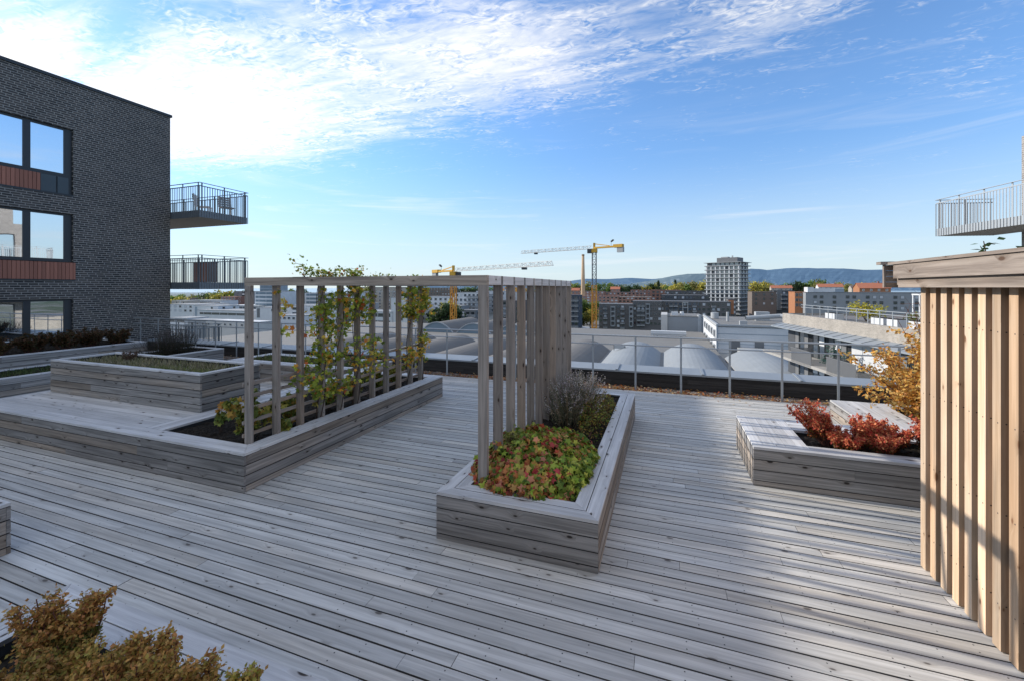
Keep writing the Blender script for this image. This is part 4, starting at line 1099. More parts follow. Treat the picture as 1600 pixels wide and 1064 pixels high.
# more low white buildings under the balconies and through the trellis
for (lb, a, b, yv, D, wl, rows, cols, kw) in (
    ('low white shed with a dark loading band right of the brick wall corner', 264, 292, 497, 240, 'white', 1, 3, dict(strip=True, win=(1, 1.2))),
    ('low pale grey workshop behind the second railing post', 288, 330, 501, 225, 'lightgrey', 1, 5, dict(win=(1.6, 1.2))),
    ('long low white roofed depot under the white office building', 322, 392, 503, 215, 'offwhite', 1, 8, dict(win=(1.5, 1.0), roof='white')),
    ('small cream house block above the small white building', 268, 290, 470, 370, 'cream', 2, 4, dict(win=(1.4, 1.3))),
    ('small brown block above the left end of the pale low building', 284, 300, 466.5, 420, 'brown', 3, 4, dict(win=(1.4, 1.3))),
    ('white terrace of flats above the plain cube building', 306, 336, 474.5, 350, 'white', 2, 6, dict(win=(1.4, 1.4))),
    ('pale block with a blue band right of the grey slab tower', 386, 402, 466, 420, 'white', 4, 4, dict(win=(1.6, 1.4))),
    ('low white depot between the second and third trellis posts', 434, 470, 493, 235, 'white', 1, 5, dict(win=(1.8, 1.2))),
    ('brown brick block above the white depot at the third trellis post', 430, 456, 467, 380, 'brownred', 4, 6, dict(win=(1.4, 1.4))),
    ('grey block above the pale blue office behind the vine', 516, 550, 466, 330, 'grey', 4, 6, dict(win=(1.6, 1.4))),
    ('small white block between the slender white block and the far vine', 646, 664, 476, 260, 'white', 4, 4, dict(win=(1.4, 1.4))),
    ('white stepped flats below the hillside housing left of the dark tree', 640, 676, 470, 320, 'white', 4, 6, dict(win=(1.5, 1.4), balc=(2, 3))),
    ('dark grey depot low right of the dark green tree', 700, 722, 494, 228, 'grey', 2, 4, dict(win=(1.6, 1.4))),
    ('pale office low behind the crane mast of the left crane', 690, 720, 478, 262, 'lightgrey', 3, 5, dict(win=(1.6, 1.4)))):
    block(lb, a, b, yv, D, wl, 12, rows, cols, side_cols=0, **kw)
# --- centre and right
PG = 'pink brick terraces below the wooded ridge'
block('pink brick terrace left of the chimney', 893, 944, 455.5, 500, 'pink', 12, 4, 9, (1.7, 1.5), 'white', roof='grey', group=PG)
block('pink brick terrace between the chimney and the right crane mast, front row', 910, 966, 463, 455, 'pink', 12, 3, 9, (2.2, 1.4), 'white', roof='pink', group=PG)
block('pink brick terrace with dark windows right of the crane mast, upper row', 940, 1005, 457, 490, 'pink', 12, 4, 11, (1.9, 1.5), 'dark', roof='grey', group=PG)
block('pink brick terrace with pale balcony bands right of the crane mast, lower row', 960, 1062, 464.5, 440, 'pink', 12, 3, 16, (2.3, 1.3), 'brown', roof='cream', group=PG)
block('pink terrace at the foot of the wooded hill', 985, 1064, 453.5, 520, 'brownred', 12, 3, 12, (1.8, 1.4), 'white', roof='pink', group=PG)
block('red brick block left of the dark grey upper block', 1018, 1050, 454, 400, 'brownred', 12, 3, 5, (1.8, 1.5), 'dark', roof='brownred')
DG = 'dark brick apartment blocks in the middle distance'
def stair(t, w, H, f0, f1, n, mat='lightgrey'):
    o = extra(t, 'stair_bay', mat, [(w * f0, w * f0 + .5, -.9, -.02, H - 2 - 3 * n, H - 1.5), (w * f1 - .5, w * f1, -.9, -.02, H - 2 - 3 * n, H - 1.5)] + [(w * f0 + .501, w * f1 - .501, -.88, -.02, H - 2.3 - 3 * k, H - 1.5 - 3 * k) for k in range(n + 1)])
t, w, H = block('dark brick apartment block with two pale stair bays right of the crane mast', 936, 990, 475.5, 272, 'darkbrick', 14, 5, 8, (1.5, 1.5), 'white', balc=(1, 5), roof='grey', group=DG, skipw=lambda q, r: q in (2, 6))
stair(t, w, H, -.16, -.02, 4); stair(t, w, H, .37, .49, 4)
t, w, H = block('taller dark brick block with one pale stair bay, left of the white cube building', 988.5, 1034, 471, 267, 'darkbrick', 14, 5, 7, (1.5, 1.5), 'white', balc=(1, 2), roof='grey', group=DG, skipw=lambda q, r: q == 3)
stair(t, w, H, -.05, .10, 4)
t, w, H = block('long dark brick block with wide balconies behind the white cube building', 1031, 1142, 471.5, 262, 'darkbrick', 14, 4, 15, (1.5, 1.5), 'white', balc=(2, 3, 7, 11), roof='grey', group=DG)
extra(t, 'white_frame', 'silver', [(-w * .17, -w * .16, -1.2, -.02, H - 11, H - .5), (-w * .10, -w * .09, -1.2, -.02, H - 11, H - .5), (-w * .16, -w * .10, -1.2, -.02, H - .9, H - .5), (-w * .16, -w * .10, -1.2, -.02, H - 4.1, H - 3.7)])
t, w, H = block('narrow dark block with a rust red panel in front of the tower', 1138, 1150, 468, 258, 'darkbrick', 12, 4, 2, (1.4, 1.5), 'grey', group=DG)
extra(t, 'rust_panel', 'orange', [(-w * .45, w * .2, -.3, -.02, H - 9, H - .6)])
block('dark grey upper block with a row of white roof terraces, left of the tower', 1034, 1108, 461.5, 300, 'dark', 14, 2, 12, (1.6, 1.5), 'white', roof='grey', group=DG)
block('dark attic block behind the dark grey upper block', 1040, 1110, 455, 350, 'darkbrick', 14, 2, 10, (1.5, 1.3), 'white', roof='dark', group=DG)
# tower
t, w, H = block('round cornered pale high rise tower with stacked balconies on every floor', 1103, 1156, 410.5, 330, 'grey', 19, 0, 1, name='tower', side_cols=0, yaw=-.48)
t['category'] = 'tower'
N = 13
for r in range(N):
    z = H - 3.05 * (r + 1)
    o = extra(t, 'floor_slab', 'silver', [(-w / 2 - 1.5, w / 2 + 1.5, -1.5, 20.5, z, z + .28), (-w / 2 - 1.55, w / 2 + 1.55, -1.56, -1.5, z + .28, z + .62), (w / 2 + 1.5, w / 2 + 1.56, -1.5, 20.5, z + .28, z + .62)])
wm = wmesh(2.2, 1.9, 'white', 'cityglass')
for r in range(9):
    for q in range(7):
        if (q * 3 + r * 2) % 7 == 0: continue
        link('window', wm, t, (-w / 2 + w * (q + .5) / 7, -.02, H - 3.05 * (r + 1) + .6))
    for q in range(3): link('window', wm, t, (w / 2, 19 * (q + .5) / 3, H - 3.05 * (r + 1) + .6), PI / 2)
for q in range(8): extra(t, 'fin', 'white', [(-w / 2 + w * q / 7 - .42, -w / 2 + w * q / 7 + .42, -1.1, -.17, H - 36, H - 3.0)])
extra(t, 'roof_slab', 'silver', [(-w / 2 - 2, w / 2 + 2, -2, 21, H - .28, H + .02)])
extra(t, 'plant_room', 'grey', [(-w * .22, w * .42, 2, 14, H + .03, H + 3.6)])
extra(t, 'roof_plant', 'silver', [(-w * .12, w * .1, 4, 8, H + 3.61, H + 4.4), (w * .2, w * .24, 5, 5.6, H + 3.61, H + 5.2)])
block('dark brown block just right of the tower', 1175, 1213, 456.5, 285, 'brown', 16, 3, 3, (1.2, 1.4), 'brown', side_cols=0)
t, w, H = block('dark block with a recessed balcony column between the brown and orange blocks', 1209, 1241, 454.5, 305, 'dark', 14, 4, 3, (1.4, 1.5), 'grey', balc=(1,), side_cols=0)
extra(t, 'stair_bay', 'grey', [(-w * .35, -w * .1, -.6, -.02, H - 14, H + .6)])
block('narrow orange brick block between the dark block and the grey one', 1242, 1260, 456.5, 255, 'orange', 14, 3, 3, (1.3, 1.6), 'lightgrey', side_cols=0)
t, w, H = block('long grey building with small square windows at the right, under the red roofs', 1259, 1520, 457.5, 236, 'lightgrey', 18, 3, 24, (1.5, 1.5), 'grey', top=1.9, side_cols=0, roof='grey', skipw=lambda q, r: (q in (0, 3, 5, 8, 12, 15, 17, 20)))
extra(t, 'roof_plant', 'white', [(-w * .48, -w * .44, 2, 9, H + .01, H + 2.9), (-w * .439, -w * .24, 3, 9, H + .01, H + 2.2)])
extra(t, 'roof_screen', 'bluegrey', [(-w * .30, -w * .24, 2.4, 2.99, H + .01, H + 2.0)])
def house(label, px0, px1, py, D, wall, roof, depth=9, group='red roofed houses on the ridge'):
    p0, p1 = at_depth(px0, D, z=0), at_depth(px1, D, z=0); Yf = (p0.y + p1.y) / 2
    w = x_at(px1, Yf) - x_at(px0, Yf); X = (x_at(px1, Yf) + x_at(px0, Yf)) / 2
    zt = CZ - (py - HY) * D / F; H = zt - GZ; rh = min(4.0, .35 * depth)
    t = thing('house', label, 'house', (X, Yf, GZ), 0, group)
    mb = MB(); mb.box(-w / 2, w / 2, 0, depth, 0, H - rh); 
    for sx in (-1, 1): mb.face([(sx * w / 2, 0, H - rh), (sx * w / 2, depth, H - rh), (sx * w / 2, depth / 2, H - .1)])
    mb.build('wall', M[wall], t)
    mb = MB(); e = .5
    mb.face([(-w / 2 - e, -e, H - rh - .2), (w / 2 + e, -e, H - rh - .2), (w / 2 + e, depth / 2, H), (-w / 2 - e, depth / 2, H)])
    mb.face([(w / 2 + e, depth + e, H - rh - .2), (-w / 2 - e, depth + e, H - rh - .2), (-w / 2 - e, depth / 2, H), (w / 2 + e, depth / 2, H)])
    r = mb.build('roof', M[roof], t)
    mb = MB(); mb.box(w * .2, w * .2 + .9, depth / 2 - .4, depth / 2 + .5, H - .6, H + 1.2); mb.build('chimney', M['brownred'], r)
    wm = wmesh(1.3, 1.5, 'white', 'cityglass')
    for q in range(max(2, int(w / 4))): link('window', wm, t, (-w / 2 + w * (q + .5) / max(2, int(w / 4)), 0, H - rh - 2.4))
house('wide red roofed house above the grey building', 1279, 1318, 444, 430, 'white', 'redroof')
house('orange roofed house near the end of the pine shed fascia', 1343, 1392, 442.5, 330, 'orange', 'redroof', 12)
house('orange roofed house between the autumn trees right of the tower', 1205, 1238, 446.5, 520, 'cream', 'redroof')
house('small pale gabled house left of the orange roof', 1331, 1346, 446, 430, 'cream', 'brown')
house('red roofed house above the pink terraces', 954, 968, 448.5, 560, 'pink', 'redroof')
house('small orange roofed house left of the chimney', 893, 905, 450.5, 560, 'orange', 'redroof')
house('small red roofed house among the trees at the centre', 1120, 1134, 447, 600, 'cream', 'redroof')

# --- near roofs: vaulted hall, white works building, cube building
VZ = -8.6
t = thing('industrial_hall', 'wide industrial hall with flat beige roof and row of barrel vaults below', 'hall', (0, 60, GZ))
oz = -GZ
mb = MB(); mb.box(-95, 8.4, -26, 56, 0, VZ + oz - .4); mb.build('wall', M['offwhite'], t)
mb = MB(); mb.box(-95.2, 8.5, -26.2, 56.2, VZ + oz - .39, VZ + oz); mb.build('roof', M['beigeroof'], t)
def vault(X0, X1, Y0, Y1, rise, mat, gable, nm='vault'):
    mb = MB(); n = 14; pr = []
    for i in range(n + 1):
        u = i / n; pr.append((X0 + (X1 - X0) * u, rise * (1 - (2 * u - 1) ** 2)))
    for i in range(n):
        a, b = pr[i], pr[i + 1]
        mb.face([(a[0], Y0, VZ + oz + a[1]), (b[0], Y0, VZ + oz + b[1]), (b[0], Y1, VZ + oz + b[1]), (a[0], Y1, VZ + oz + a[1])], mi=0)
    for Y in (Y0, Y1):
        mb.face([(p[0], Y, VZ + oz + p[1]) for p in pr], mi=1)
    o = mb.build(nm, [M[mat], M[gable]], t)
    for me in (o.data,):
        for p in me.polygons: p.use_smooth = p.material_index == 0
    mb = MB()
    for i in range(n):
        a, b = pr[i], pr[i + 1]
        mb.bar((a[0], Y0 - .05, VZ + oz + a[1] + .05), (b[0], Y0 - .05, VZ + oz + b[1] + .05), .25, .2)
    mb.build('vault_edge', M['silver'], o)
for i, X0 in enumerate((-60.1, -51.6, -43.1, -34.6, -26.1, -17.6)): vault(X0 + .2, X0 + 8.3, -24, 17.5, 1.7, 'vaultdark', 'bluegrey')
vault(-9.0, -.8, -24, 18, 1.7, 'vaultlight', 'bluegrey'); vault(-.3, 8.0, -24, 18, 1.7, 'vaultlight', 'bluegrey')
for X0 in (-58, -48, -38): vault(X0, X0 + 9, 34, 54, 2.4, 'vaultdark', 'glassblue')
t2 = thing('vault_roof', 'pale metal barrel vault at the right, in front of the white works building', 'roof', (8.6, 60, GZ))
sv = t; t = t2
mb = MB(); n = 14
pr = [(.2 + 8.6 * i / n, 1.6 * (1 - (2 * i / n - 1) ** 2)) for i in range(n + 1)]
for i in range(n):
    a, b = pr[i], pr[i + 1]
    mb.face([(a[0], -24, VZ + oz + a[1]), (b[0], -24, VZ + oz + b[1]), (b[0], 15, VZ + oz + b[1]), (a[0], 15, VZ + oz + a[1])])
mb.face([(p[0], 15, VZ + oz + p[1]) for p in pr]); mb.build('vault', M['vaultlight'], t)
mb = MB(); mb.box(.2, 8.8, -24, 15, 0, VZ + oz - .01); mb.build('wall', M['offwhite'], t)
t = sv
# roof furniture
u = thing('roof_unit', 'long white ventilation unit on the flat beige roof below the white cube building', 'roof unit', (*at_depth(1048, 96, z=0).xy, VZ))
mb = MB(); mb.box(-4.2, 3.2, -.8, .8, .25, 1.3); mb.build('body', M['white'], u)
mb = MB(); mb.box(-4.2, 3.2, -.9, -.81, .5, .7); mb.box(-3, -2.7, -.5, .5, .01, .24); mb.box(2, 2.3, -.5, .5, .01, .24); mb.build('frame', M['silver'], u)
u = thing('roof_hatch', 'small dark roof hatch with pipe on the left pale vault', 'roof hatch', (*at_depth(968, 68, z=0).xy, VZ + 1.45))
mb = MB(); mb.box(-.8, .8, -.3, .3, .0, .5); mb.build('lid', M['silver'], u)
mb = MB(); mb.box(-.9, -.81, -.1, .1, -.3, .5); mb.box(.81, .9, -.1, .1, -.3, .4); mb.build('bracket', M['dark'], u)
# white works building
t = thing('works_building', 'large white clad works building with a flat grey roof right of the cube building', 'building', (8.7, 85, GZ))
mb = MB(); Z = -4.15 + oz; mb.box(0, 22, 0, 29, 0, Z - .5); mb.build('wall', M['white'], t)
mb = MB(); mb.box(-.1, 22.1, -.1, 29.1, Z - .49, Z - .35); mb.build('roof', M['beigeroof'], t)
mb = MB(); mb.box(-.15, .25, -.15, 29.2, Z - .345, Z); mb.box(.251, 22.1, -.15, .25, Z - .345, Z - .02); mb.build('roof_edge', M['silver'], t)
for k in range(3): extra(t, 'cladding_joint', 'bluegrey', [(0, 22, -.05, -.01, Z - 1.7 - 1.7 * k, Z - 1.62 - 1.7 * k)])
for xx in (2.3, 6.0, 11.5): extra(t, 'shutter', 'grey', [(xx, xx + 1.4, -.1, -.051, Z - 5.2, Z - 2.6)])
extra(t, 'rain_pipe', 'bluegrey', [(-.12, .12, -.25, -.12, 8, Z - .1)])
wm = wmesh(2.2, 1.2, 'silver', 'cityglass')
for k in range(5):
    for r in range(2): link('window', wm, t, (0, 3.5 + 5.2 * k, Z - 2.6 - 2.6 * r), -PI / 2)
extra(t, 'lean_to', 'silver', [(3.2, 9, -4, -.3, 10, Z - 3.9)])
extra(t, 'lean_to_door', 'black', [(7.1, 8.6, -4.06, -4.005, 12, Z - 4.6)])
o = MB()
o.tube([(6, 9, Z + .6), (12, 10, Z + 1.1), (16, 8, Z + .7)], .45, .45, 10)
o.build('roof_duct', M['silver'], t)
for (a_, b_, r_, z_) in ((3.2, 12, .25, 1.6), (13.5, 6, .5, 1.3), (15, 6, .5, 1.6), (1.6, 20, .8, 1.0)):
    o = MB(); o.cyl((a_, b_), r_, r_, Z - .3, Z + z_); o.build('roof_vent', M['silver'], t)
extra(t, 'roof_plant', 'silver', [(9, 11.5, 16, 18, Z - .34, Z + 1.5), (15, 17, 3, 5, Z - .34, Z + .9), (4, 5.2, 2.2, 3, Z - .34, Z + .5)])
# cube building
t = thing('cube_building', 'white and pale blue windowless cube building in front of the dark brick blocks', 'building', (*at_depth(1043, 112, z=0).xy, GZ))
Z = 2.4 - 44 * 112 / 670 + oz
mb = MB(); mb.box(0, 8.4, 0, 13, 0, Z - .2); mb.build('wall', M['lightgrey'], t)
mb = MB(); mb.box(-1.6, -.02, -.4, 12, 0, Z + .3); mb.build('end_wall', M['offwhite'], t)
mb = MB(); mb.box(-.015, 8.5, -.1, 13.1, Z - .19, Z); mb.build('roof', M['beigeroof'], t)
mb = MB(); mb.box(8.42, 10.8, 2.5, 13, 0, Z - .6); mb.build('annex', M['bluegrey'], t)
mb = MB(); mb.cyl((7.7, .35), .55, .55, 10, Z + .4, 12); mb.build('corner_pipe', M['silver'], t)
mb = MB(); mb.box(1, 2.6, 2, 3.4, Z + .01, Z + .9); mb.cyl((3.6, 3), .5, .5, Z + .01, Z + 1.0); mb.build('roof_plant', M['white'], t)
for k in range(2): extra(t, 'window', 'dark', [(-1.66, -1.605, 2 + 4 * k, 4 + 4 * k, Z - 2.8, Z - 1.9)])

# --- curved roof terrace building at the right
ang = math.atan2(19.9, -3.7)       # along the facade, away from the deck
t = thing('terrace_building', 'low building with a pale brick parapet, metal eave and roof terrace at the right', 'building', (16.3, 36.6, 0), ang - PI / 2)
# local: +Y away along the facade, facade looks to -X
mb = MB(); zt = -.5
mb.face([(0, 20.3, -1.62), (0, -22, -1.62), (0, -22, zt), (0, 20.3, zt)], [(20.3, 0), (-22, 0), (-22, 1.1), (20.3, 1.1)])
mb.face([(0, 20.3, zt), (0, -22, zt), (.35, -22, zt), (.35, 20.3, zt)], [(20.3, 0), (-22, 0), (-22, .3), (20.3, .3)])
mb.face([(14, 20.3, -1.62), (0, 20.3, -1.62), (0, 20.3, zt), (14, 20.3, zt)], [(14, 0), (0, 0), (0, 1.1), (14, 1.1)])
mb.build('parapet', M['beigebrick'], t)
mb = MB()
mb.face([(0.0, 20.5, -1.60), (-1.15, 20.5, -1.92), (-1.15, -22, -1.92), (0, -22, -1.60)]); mb.face([(-1.15, 20.5, -1.92), (-1.15, 20.5, -2.03), (-1.15, -22, -2.03), (-1.15, -22, -1.92)])
mb.face([(-1.15, 20.5, -2.03), (0, 20.5, -2.03), (0, -22, -2.03), (-1.15, -22, -2.03)]); mb.face([(0, 20.5, -1.6), (0, 20.5, -2.03), (-1.15, 20.5, -2.03), (-1.15, 20.5, -1.92)])
for k in range(32): mb.bar((0, 20 - 1.3 * k, -1.575), (-1.14, 20 - 1.3 * k, -1.895), .05, .04)
mb.build('eave', M['metalcap'], t)
mb = MB(); mb.box(.3, 14, -22, 20.2, -1.6, -.72); mb.build('roof_deck', M['boards'], t)
mb = MB(); mb.box(.55, 14, -22, 20.2, -14, -1.62); mb.build('wall', M['dark'], t)
yy = 19.6; i = 0
seq = ['dark', 'grey', 'glass', 'grey', 'black', 'glass', 'glass', 'black', 'grey', 'glass', 'grey', 'black', 'white', 'white', 'white', 'glass', 'grey', 'glass', 'black', 'grey', 'glass', 'glass', 'grey']
for lv in (-4.55, -7.4):
    yy = 19.8
    for s in seq:
        wd = {'glass': 1.15, 'grey': .8, 'black': .7, 'dark': 1.6, 'white': 1.5}[s]
        mb = MB(); mb.box(.44 if s in ('glass', 'black') else .38, .548, yy - wd + .06, yy, lv, lv + 2.45)
        if s == 'glass':
            o = mb.build('window', M['glassdim'], t)
            f = MB(); f.box(.40, .439, yy - wd + .06, yy - wd + .14, lv, lv + 2.45); f.box(.40, .439, yy - .08, yy, lv, lv + 2.45)
            if R.random() < .6: f.box(.425, .438, yy - wd + .15, yy - .09, lv + 1.3, lv + 2.3, mi=1)
            f.build('window_frame', [M['frame'], M['white']], o)
        else: mb.build('wall_panel', M[s], t)
        yy -= wd
mb = MB(); mb.box(-2.2, .54, -22, 20.0, -4.85, -4.60); mb.build('balcony_floor', M['concrete'], t)
def slat_screen(y0, y1, x):
    mb = MB(); n = int((y1 - y0) / .11)
    for k in range(n): mb.box(x, x + .03, y0 + .11 * k, y0 + .11 * k + .07, -4.75, -3.45)
    mb.box(x - .02, x + .05, y0, y1, -3.45, -3.40); mb.box(x - .02, x + .05, y0, y1, -4.80, -4.751)
    for k in range(int((1.9) / .11)): mb.box(x + .05 + .11 * k, x + .12 + .11 * k, y1 - .03, y1, -4.75, -3.45)
    b = mb.build('balcony_screen', M['grey'], t)
slat_screen(9.6, 13.4, -2.2); slat_screen(3.2, 7.2, -2.2)
mb = MB()
for k in range(80): mb.bar((-2.15, 3.0 - .11 * k, -4.6), (-2.15, 3.0 - .11 * k, -3.55), .02)
mb.bar((-2.15, 3.0, -3.53), (-2.15, -6, -3.53), .04); mb.build('balcony_rail', M['frame'], t)
def loc7(x, y, z=0):
    return Matrix.Translation((16.3, 36.6, 0)) @ Matrix.Rotation(ang - PI / 2, 4, 'Z') @ Vector((x, y, z))
u = thing('terrace_railing', 'pale steel railing on the roof terrace above the brick parapet at the right', 'railing', loc7(.9, 0, -.72), ang - PI / 2)
pm = MB(); pm.box(-.03, .03, -.025, .025, 0, 1.25); pmm = pm.mesh('post', M['galv'])
for k in range(16): link('post', pmm, u, (0, 17.2 - 1.45 * k, 0))
for nm, z in (('top_rail', 1.26), ('mid_rail', 1.0)):
    mb = MB(); mb.bar((0, 18, z), (0, -6, z), .05); mb.build(nm, M['galv'], u)
mb = MB(); mb.box(.02, .03, -5, 17.2, .1, .95); 
u = thing('white_trellis', 'white trellis frame on the roof terrace at the right, left of the pine post', 'trellis', loc7(4.0, 4.0, -.72), ang - PI / 2)
for k in range(8):
    mb = MB(); mb.box(-.05, .05, -.05, .05, 0, 2.5, 2); mb.build('post', M['white'], u, (0, .7 * k - 2.2, 0))
for k in range(5):
    mb = MB(); mb.box(-.05, .05, -.05, .05, 0, 2.5, 2); mb.build('post', M['white'], u, (.8 * (k + 1), 2.7, 0))
mb = MB(); mb.box(-.06, .06, -2.3, 2.8, 2.501, 2.62, 1); mb.box(.061, 4.1, 2.64, 2.76, 2.501, 2.62); mb.build('top_beam', M['white'], u)
for i, (x, y, w_) in enumerate(((1.6, 13.2, 1.6), (1.7, 6.6, 1.5), (1.7, 4.9, 1.2), (1.8, 2.2, 2.2))):
    u = thing('planter_box', ['white planter box at the far end of the roof terrace', 'white planter box left of a gap on the roof terrace', 'white planter box behind the middle railing posts of the roof terrace', 'long pale planter box at the near end of the roof terrace'][i], 'planter', loc7(x, y, -.715), ang - PI / 2)
    mb = MB(); mb.box(-.4, .4, -w_ / 2, w_ / 2, 0, .62); mb.build('body', M['white'], u)
    mb = MB(); mb.box(-.34, .34, -w_ / 2 + .06, w_ / 2 - .06, .621, .66); mb.build('soil', M['soil'], u)
def farbush(label, p, r, h, pal, n=700, ls=.22, name='bush', cat='bush', group=None):
    u = thing(name, label, cat, p, 0, group); lf = MB(); st = MB()
    for k in range(6):
        a = R.random() * 6.28; st.tube([(0, 0, 0), (math.cos(a) * r * .5, math.sin(a) * r * .5, h * .7)], .04, .015, 5)
    cl = [(R.gauss(0, .45), R.gauss(0, .45), R.uniform(.25, .85)) for _ in range(16)]
    for i in range(n):
        c = R.choice(cl); q = Vector((c[0] * r + R.gauss(0, r * .2), c[1] * r + R.gauss(0, r * .2), h * c[2] + R.gauss(0, h * .1)))
        if q.z < 0.05: continue
        lf.leaf(q, ls * R.uniform(.6, 1.3), jit(R.choice(pal), .35), .3)
    st.build('branches', M['bark'], u); lf.build('leaves', M['leaf'], u)
farbush('bright yellow bush on the roof terrace behind the pale railing', loc7(3.2, 11.2, -.72), 1.2, 1.9, [(.50, .42, .04), (.42, .36, .04), (.30, .30, .05)])
for i, y in enumerate((1.6, 3.2, 5.4)):
    farbush(['green plants at the near end of the white trellis', 'green plants at the middle of the white trellis', 'green plants at the far corner of the white trellis'][i], loc7(3.3, y, -.72), .6, 1.1, [(.20, .24, .06), (.30, .30, .08), (.12, .16, .04)], 260, .16, group='plants by the white trellis')
farbush('dark blue green conifer in a pot on the balcony below the metal eave', loc7(-1.3, 7.6, -4.6), .8, 2.0, [(.05, .12, .10), (.07, .15, .12), (.04, .09, .07)], 420, .18)
farbush('dark shrub on the balcony near the yellow autumn shrub', loc7(-1.3, 0.6, -4.6), .8, 1.5, [(.05, .09, .05), (.08, .11, .05)], 320, .18)

# ------------------------------------------------------------------ trees of the town
PAL = {'green': [(.085, .135, .03), (.06, .10, .025), (.12, .17, .04)], 'yellow': [(.36, .29, .05), (.28, .25, .05), (.20, .20, .045)], 'orange': [(.36, .16, .04), (.30, .19, .05), (.42, .25, .06)],
       'dark': [(.03, .055, .02), (.045, .07, .025), (.025, .045, .02)], 'olive': [(.17, .17, .045), (.13, .14, .04), (.20, .17, .05)]}
TREES = {}
def tree_meshes(kind, variant, conifer=False):
    key = (kind, variant, conifer)
    if key in TREES: return TREES[key]
    cr = MB(); tr = MB()
    tr.tube([(0, 0, 0), (.01, 0, .25), (0, .01, .5), (.01, 0, .75)], .028, .010, 7)
    for k in range(7):
        a = k * 2.4; tr.tube([(0, 0, .25 + .06 * k), (math.cos(a) * .16, math.sin(a) * .16, .42 + .07 * k)], .012, .004, 5)
    if conifer:
        for i in range(900):
            z = R.random() ** .8; rr = .17 * (1.02 - z) * R.uniform(.55, 1.0); a = R.random() * 6.283
            cr.leaf((math.cos(a) * rr, math.sin(a) * rr, .1 + .9 * z), R.uniform(.04, .08), jit(R.choice(PAL[kind]), .4), .1, 2)
    else:
        cl = []
        for _ in range(26):
            while True:
                p = Vector((R.uniform(-1, 1), R.uniform(-1, 1), R.uniform(-1, 1)))
                if .25 < p.length < 1: break
            cl.append((p, R.uniform(.16, .34), R.uniform(.65, 1.25)))
        for i in range(1700):
            p, s, br = R.choice(cl)
            q = p + Vector((R.gauss(0, s), R.gauss(0, s), R.gauss(0, s))) * .6
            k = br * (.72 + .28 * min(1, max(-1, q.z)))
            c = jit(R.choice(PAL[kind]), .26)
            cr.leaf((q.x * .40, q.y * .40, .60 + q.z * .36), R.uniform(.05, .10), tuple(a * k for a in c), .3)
    TREES[key] = (tr.mesh('trunk', M['bark']), cr.mesh('crown', M['leaf'])); return TREES[key]
def tree(label, px, D, py, kind, wide=1.0, group=None, conifer=False, base=GZ):
    p = at_depth(px, D, py=py); h = p.z - base
    t = thing('conifer_tree' if conifer else 'tree', label, 'tree', (p.x, p.y, base), R.random() * 6.28, group)
    a, b = tree_meshes(kind, R.randint(0, 1), conifer)
    o1 = link('trunk', a, t); o2 = link('crown', b, t)
    o1.scale = (h, h, h); o2.scale = (h * wide, h * wide, h)
RG = 'autumn trees along the wooded ridge'
ridge_trees = []
spec = [(897, 445, 'yellow'), (905, 442.5, 'green'), (921, 443, 'olive'), (941, 442, 'green'), (950, 442.5, 'green'), (957, 445, 'olive'), (963, 446, 'dark'), (972, 448, 'olive'), (981, 447, 'dark'), (994, 445.5, 'dark'), (1004, 449, 'yellow'), (1012, 448, 'yellow'), (1017, 444, 'dark'), (1022, 446, 'yellow'), (1031, 443.5, 'olive'), (1037, 446, 'yellow'),
        (1046, 447, 'green'), (1054, 445, 'yellow'), (1062, 443, 'yellow'), (1068, 445, 'olive'), (1074, 444, 'green'), (1081, 443.5, 'orange'), (1088, 443, 'olive'), (1095, 443, 'yellow'), (1102, 441, 'yellow'), (1112, 442, 'green'), (1176, 442, 'yellow'), (1184, 444, 'orange'), (1192, 441.5, 'yellow'), (1200, 443, 'olive'), (1208, 447, 'olive'), (1240, 441.5, 'green'), (1248, 440.5, 'dark'), (1256, 442, 'green'),
        (1264, 442, 'dark'), (1273, 438, 'green'), (1281, 441, 'olive'), (1310, 443, 'yellow'), (1322, 445, 'green'), (1330, 446, 'olive'), (1341, 445, 'yellow'), (1362, 443.5, 'olive'), (1225, 447, 'orange'), (1216, 445, 'green')]
for (x, yv, k) in spec: ridge_trees.append((x, yv, k))
kw = {'yellow': 'yellowing', 'green': 'green', 'olive': 'olive green', 'dark': 'dark green', 'orange': 'orange'}
lm = [(900, 'at the left end of the ridge beside the trellis'), (915, 'just behind the tall chimney'), (935, 'left of the right crane mast'), (960, 'right of the right crane mast'), (990, 'above the pink terraces'), (1025, 'above the right end of the pink terraces'), (1055, 'above the dark attic block'), (1085, 'just left of the high rise tower'), (1112, 'behind the high rise tower'), (1190, 'just right of the high rise tower'), (1215, 'above the brown block'), (1252, 'above the orange brick block'), (1275, 'at the left end of the red roofs'), (1325, 'between the two red roofs'), (1370, 'near the end of the shed fascia')]
labs = [f'{kw[k]} tree on the ridge {min(lm, key=lambda q: abs(q[0] - x))[1]}' for (x, yv, k) in ridge_trees]
ORD = {2: ['left of two: ', 'right of two: '], 3: ['leftmost of three: ', 'middle of three: ', 'rightmost of three: '], 4: ['leftmost of four: ', 'second of four: ', 'third of four: ', 'rightmost of four: ']}
for i, (x, yv, k) in enumerate(ridge_trees):
    same = sorted(q[0] for q, l in zip(ridge_trees, labs) if l == labs[i])
    pre = ORD[len(same)][same.index(x)] if len(same) > 1 else ''
    tree(pre + labs[i], x, R.uniform(620, 760), yv - .3, k, R.uniform(.85, 1.15), RG)
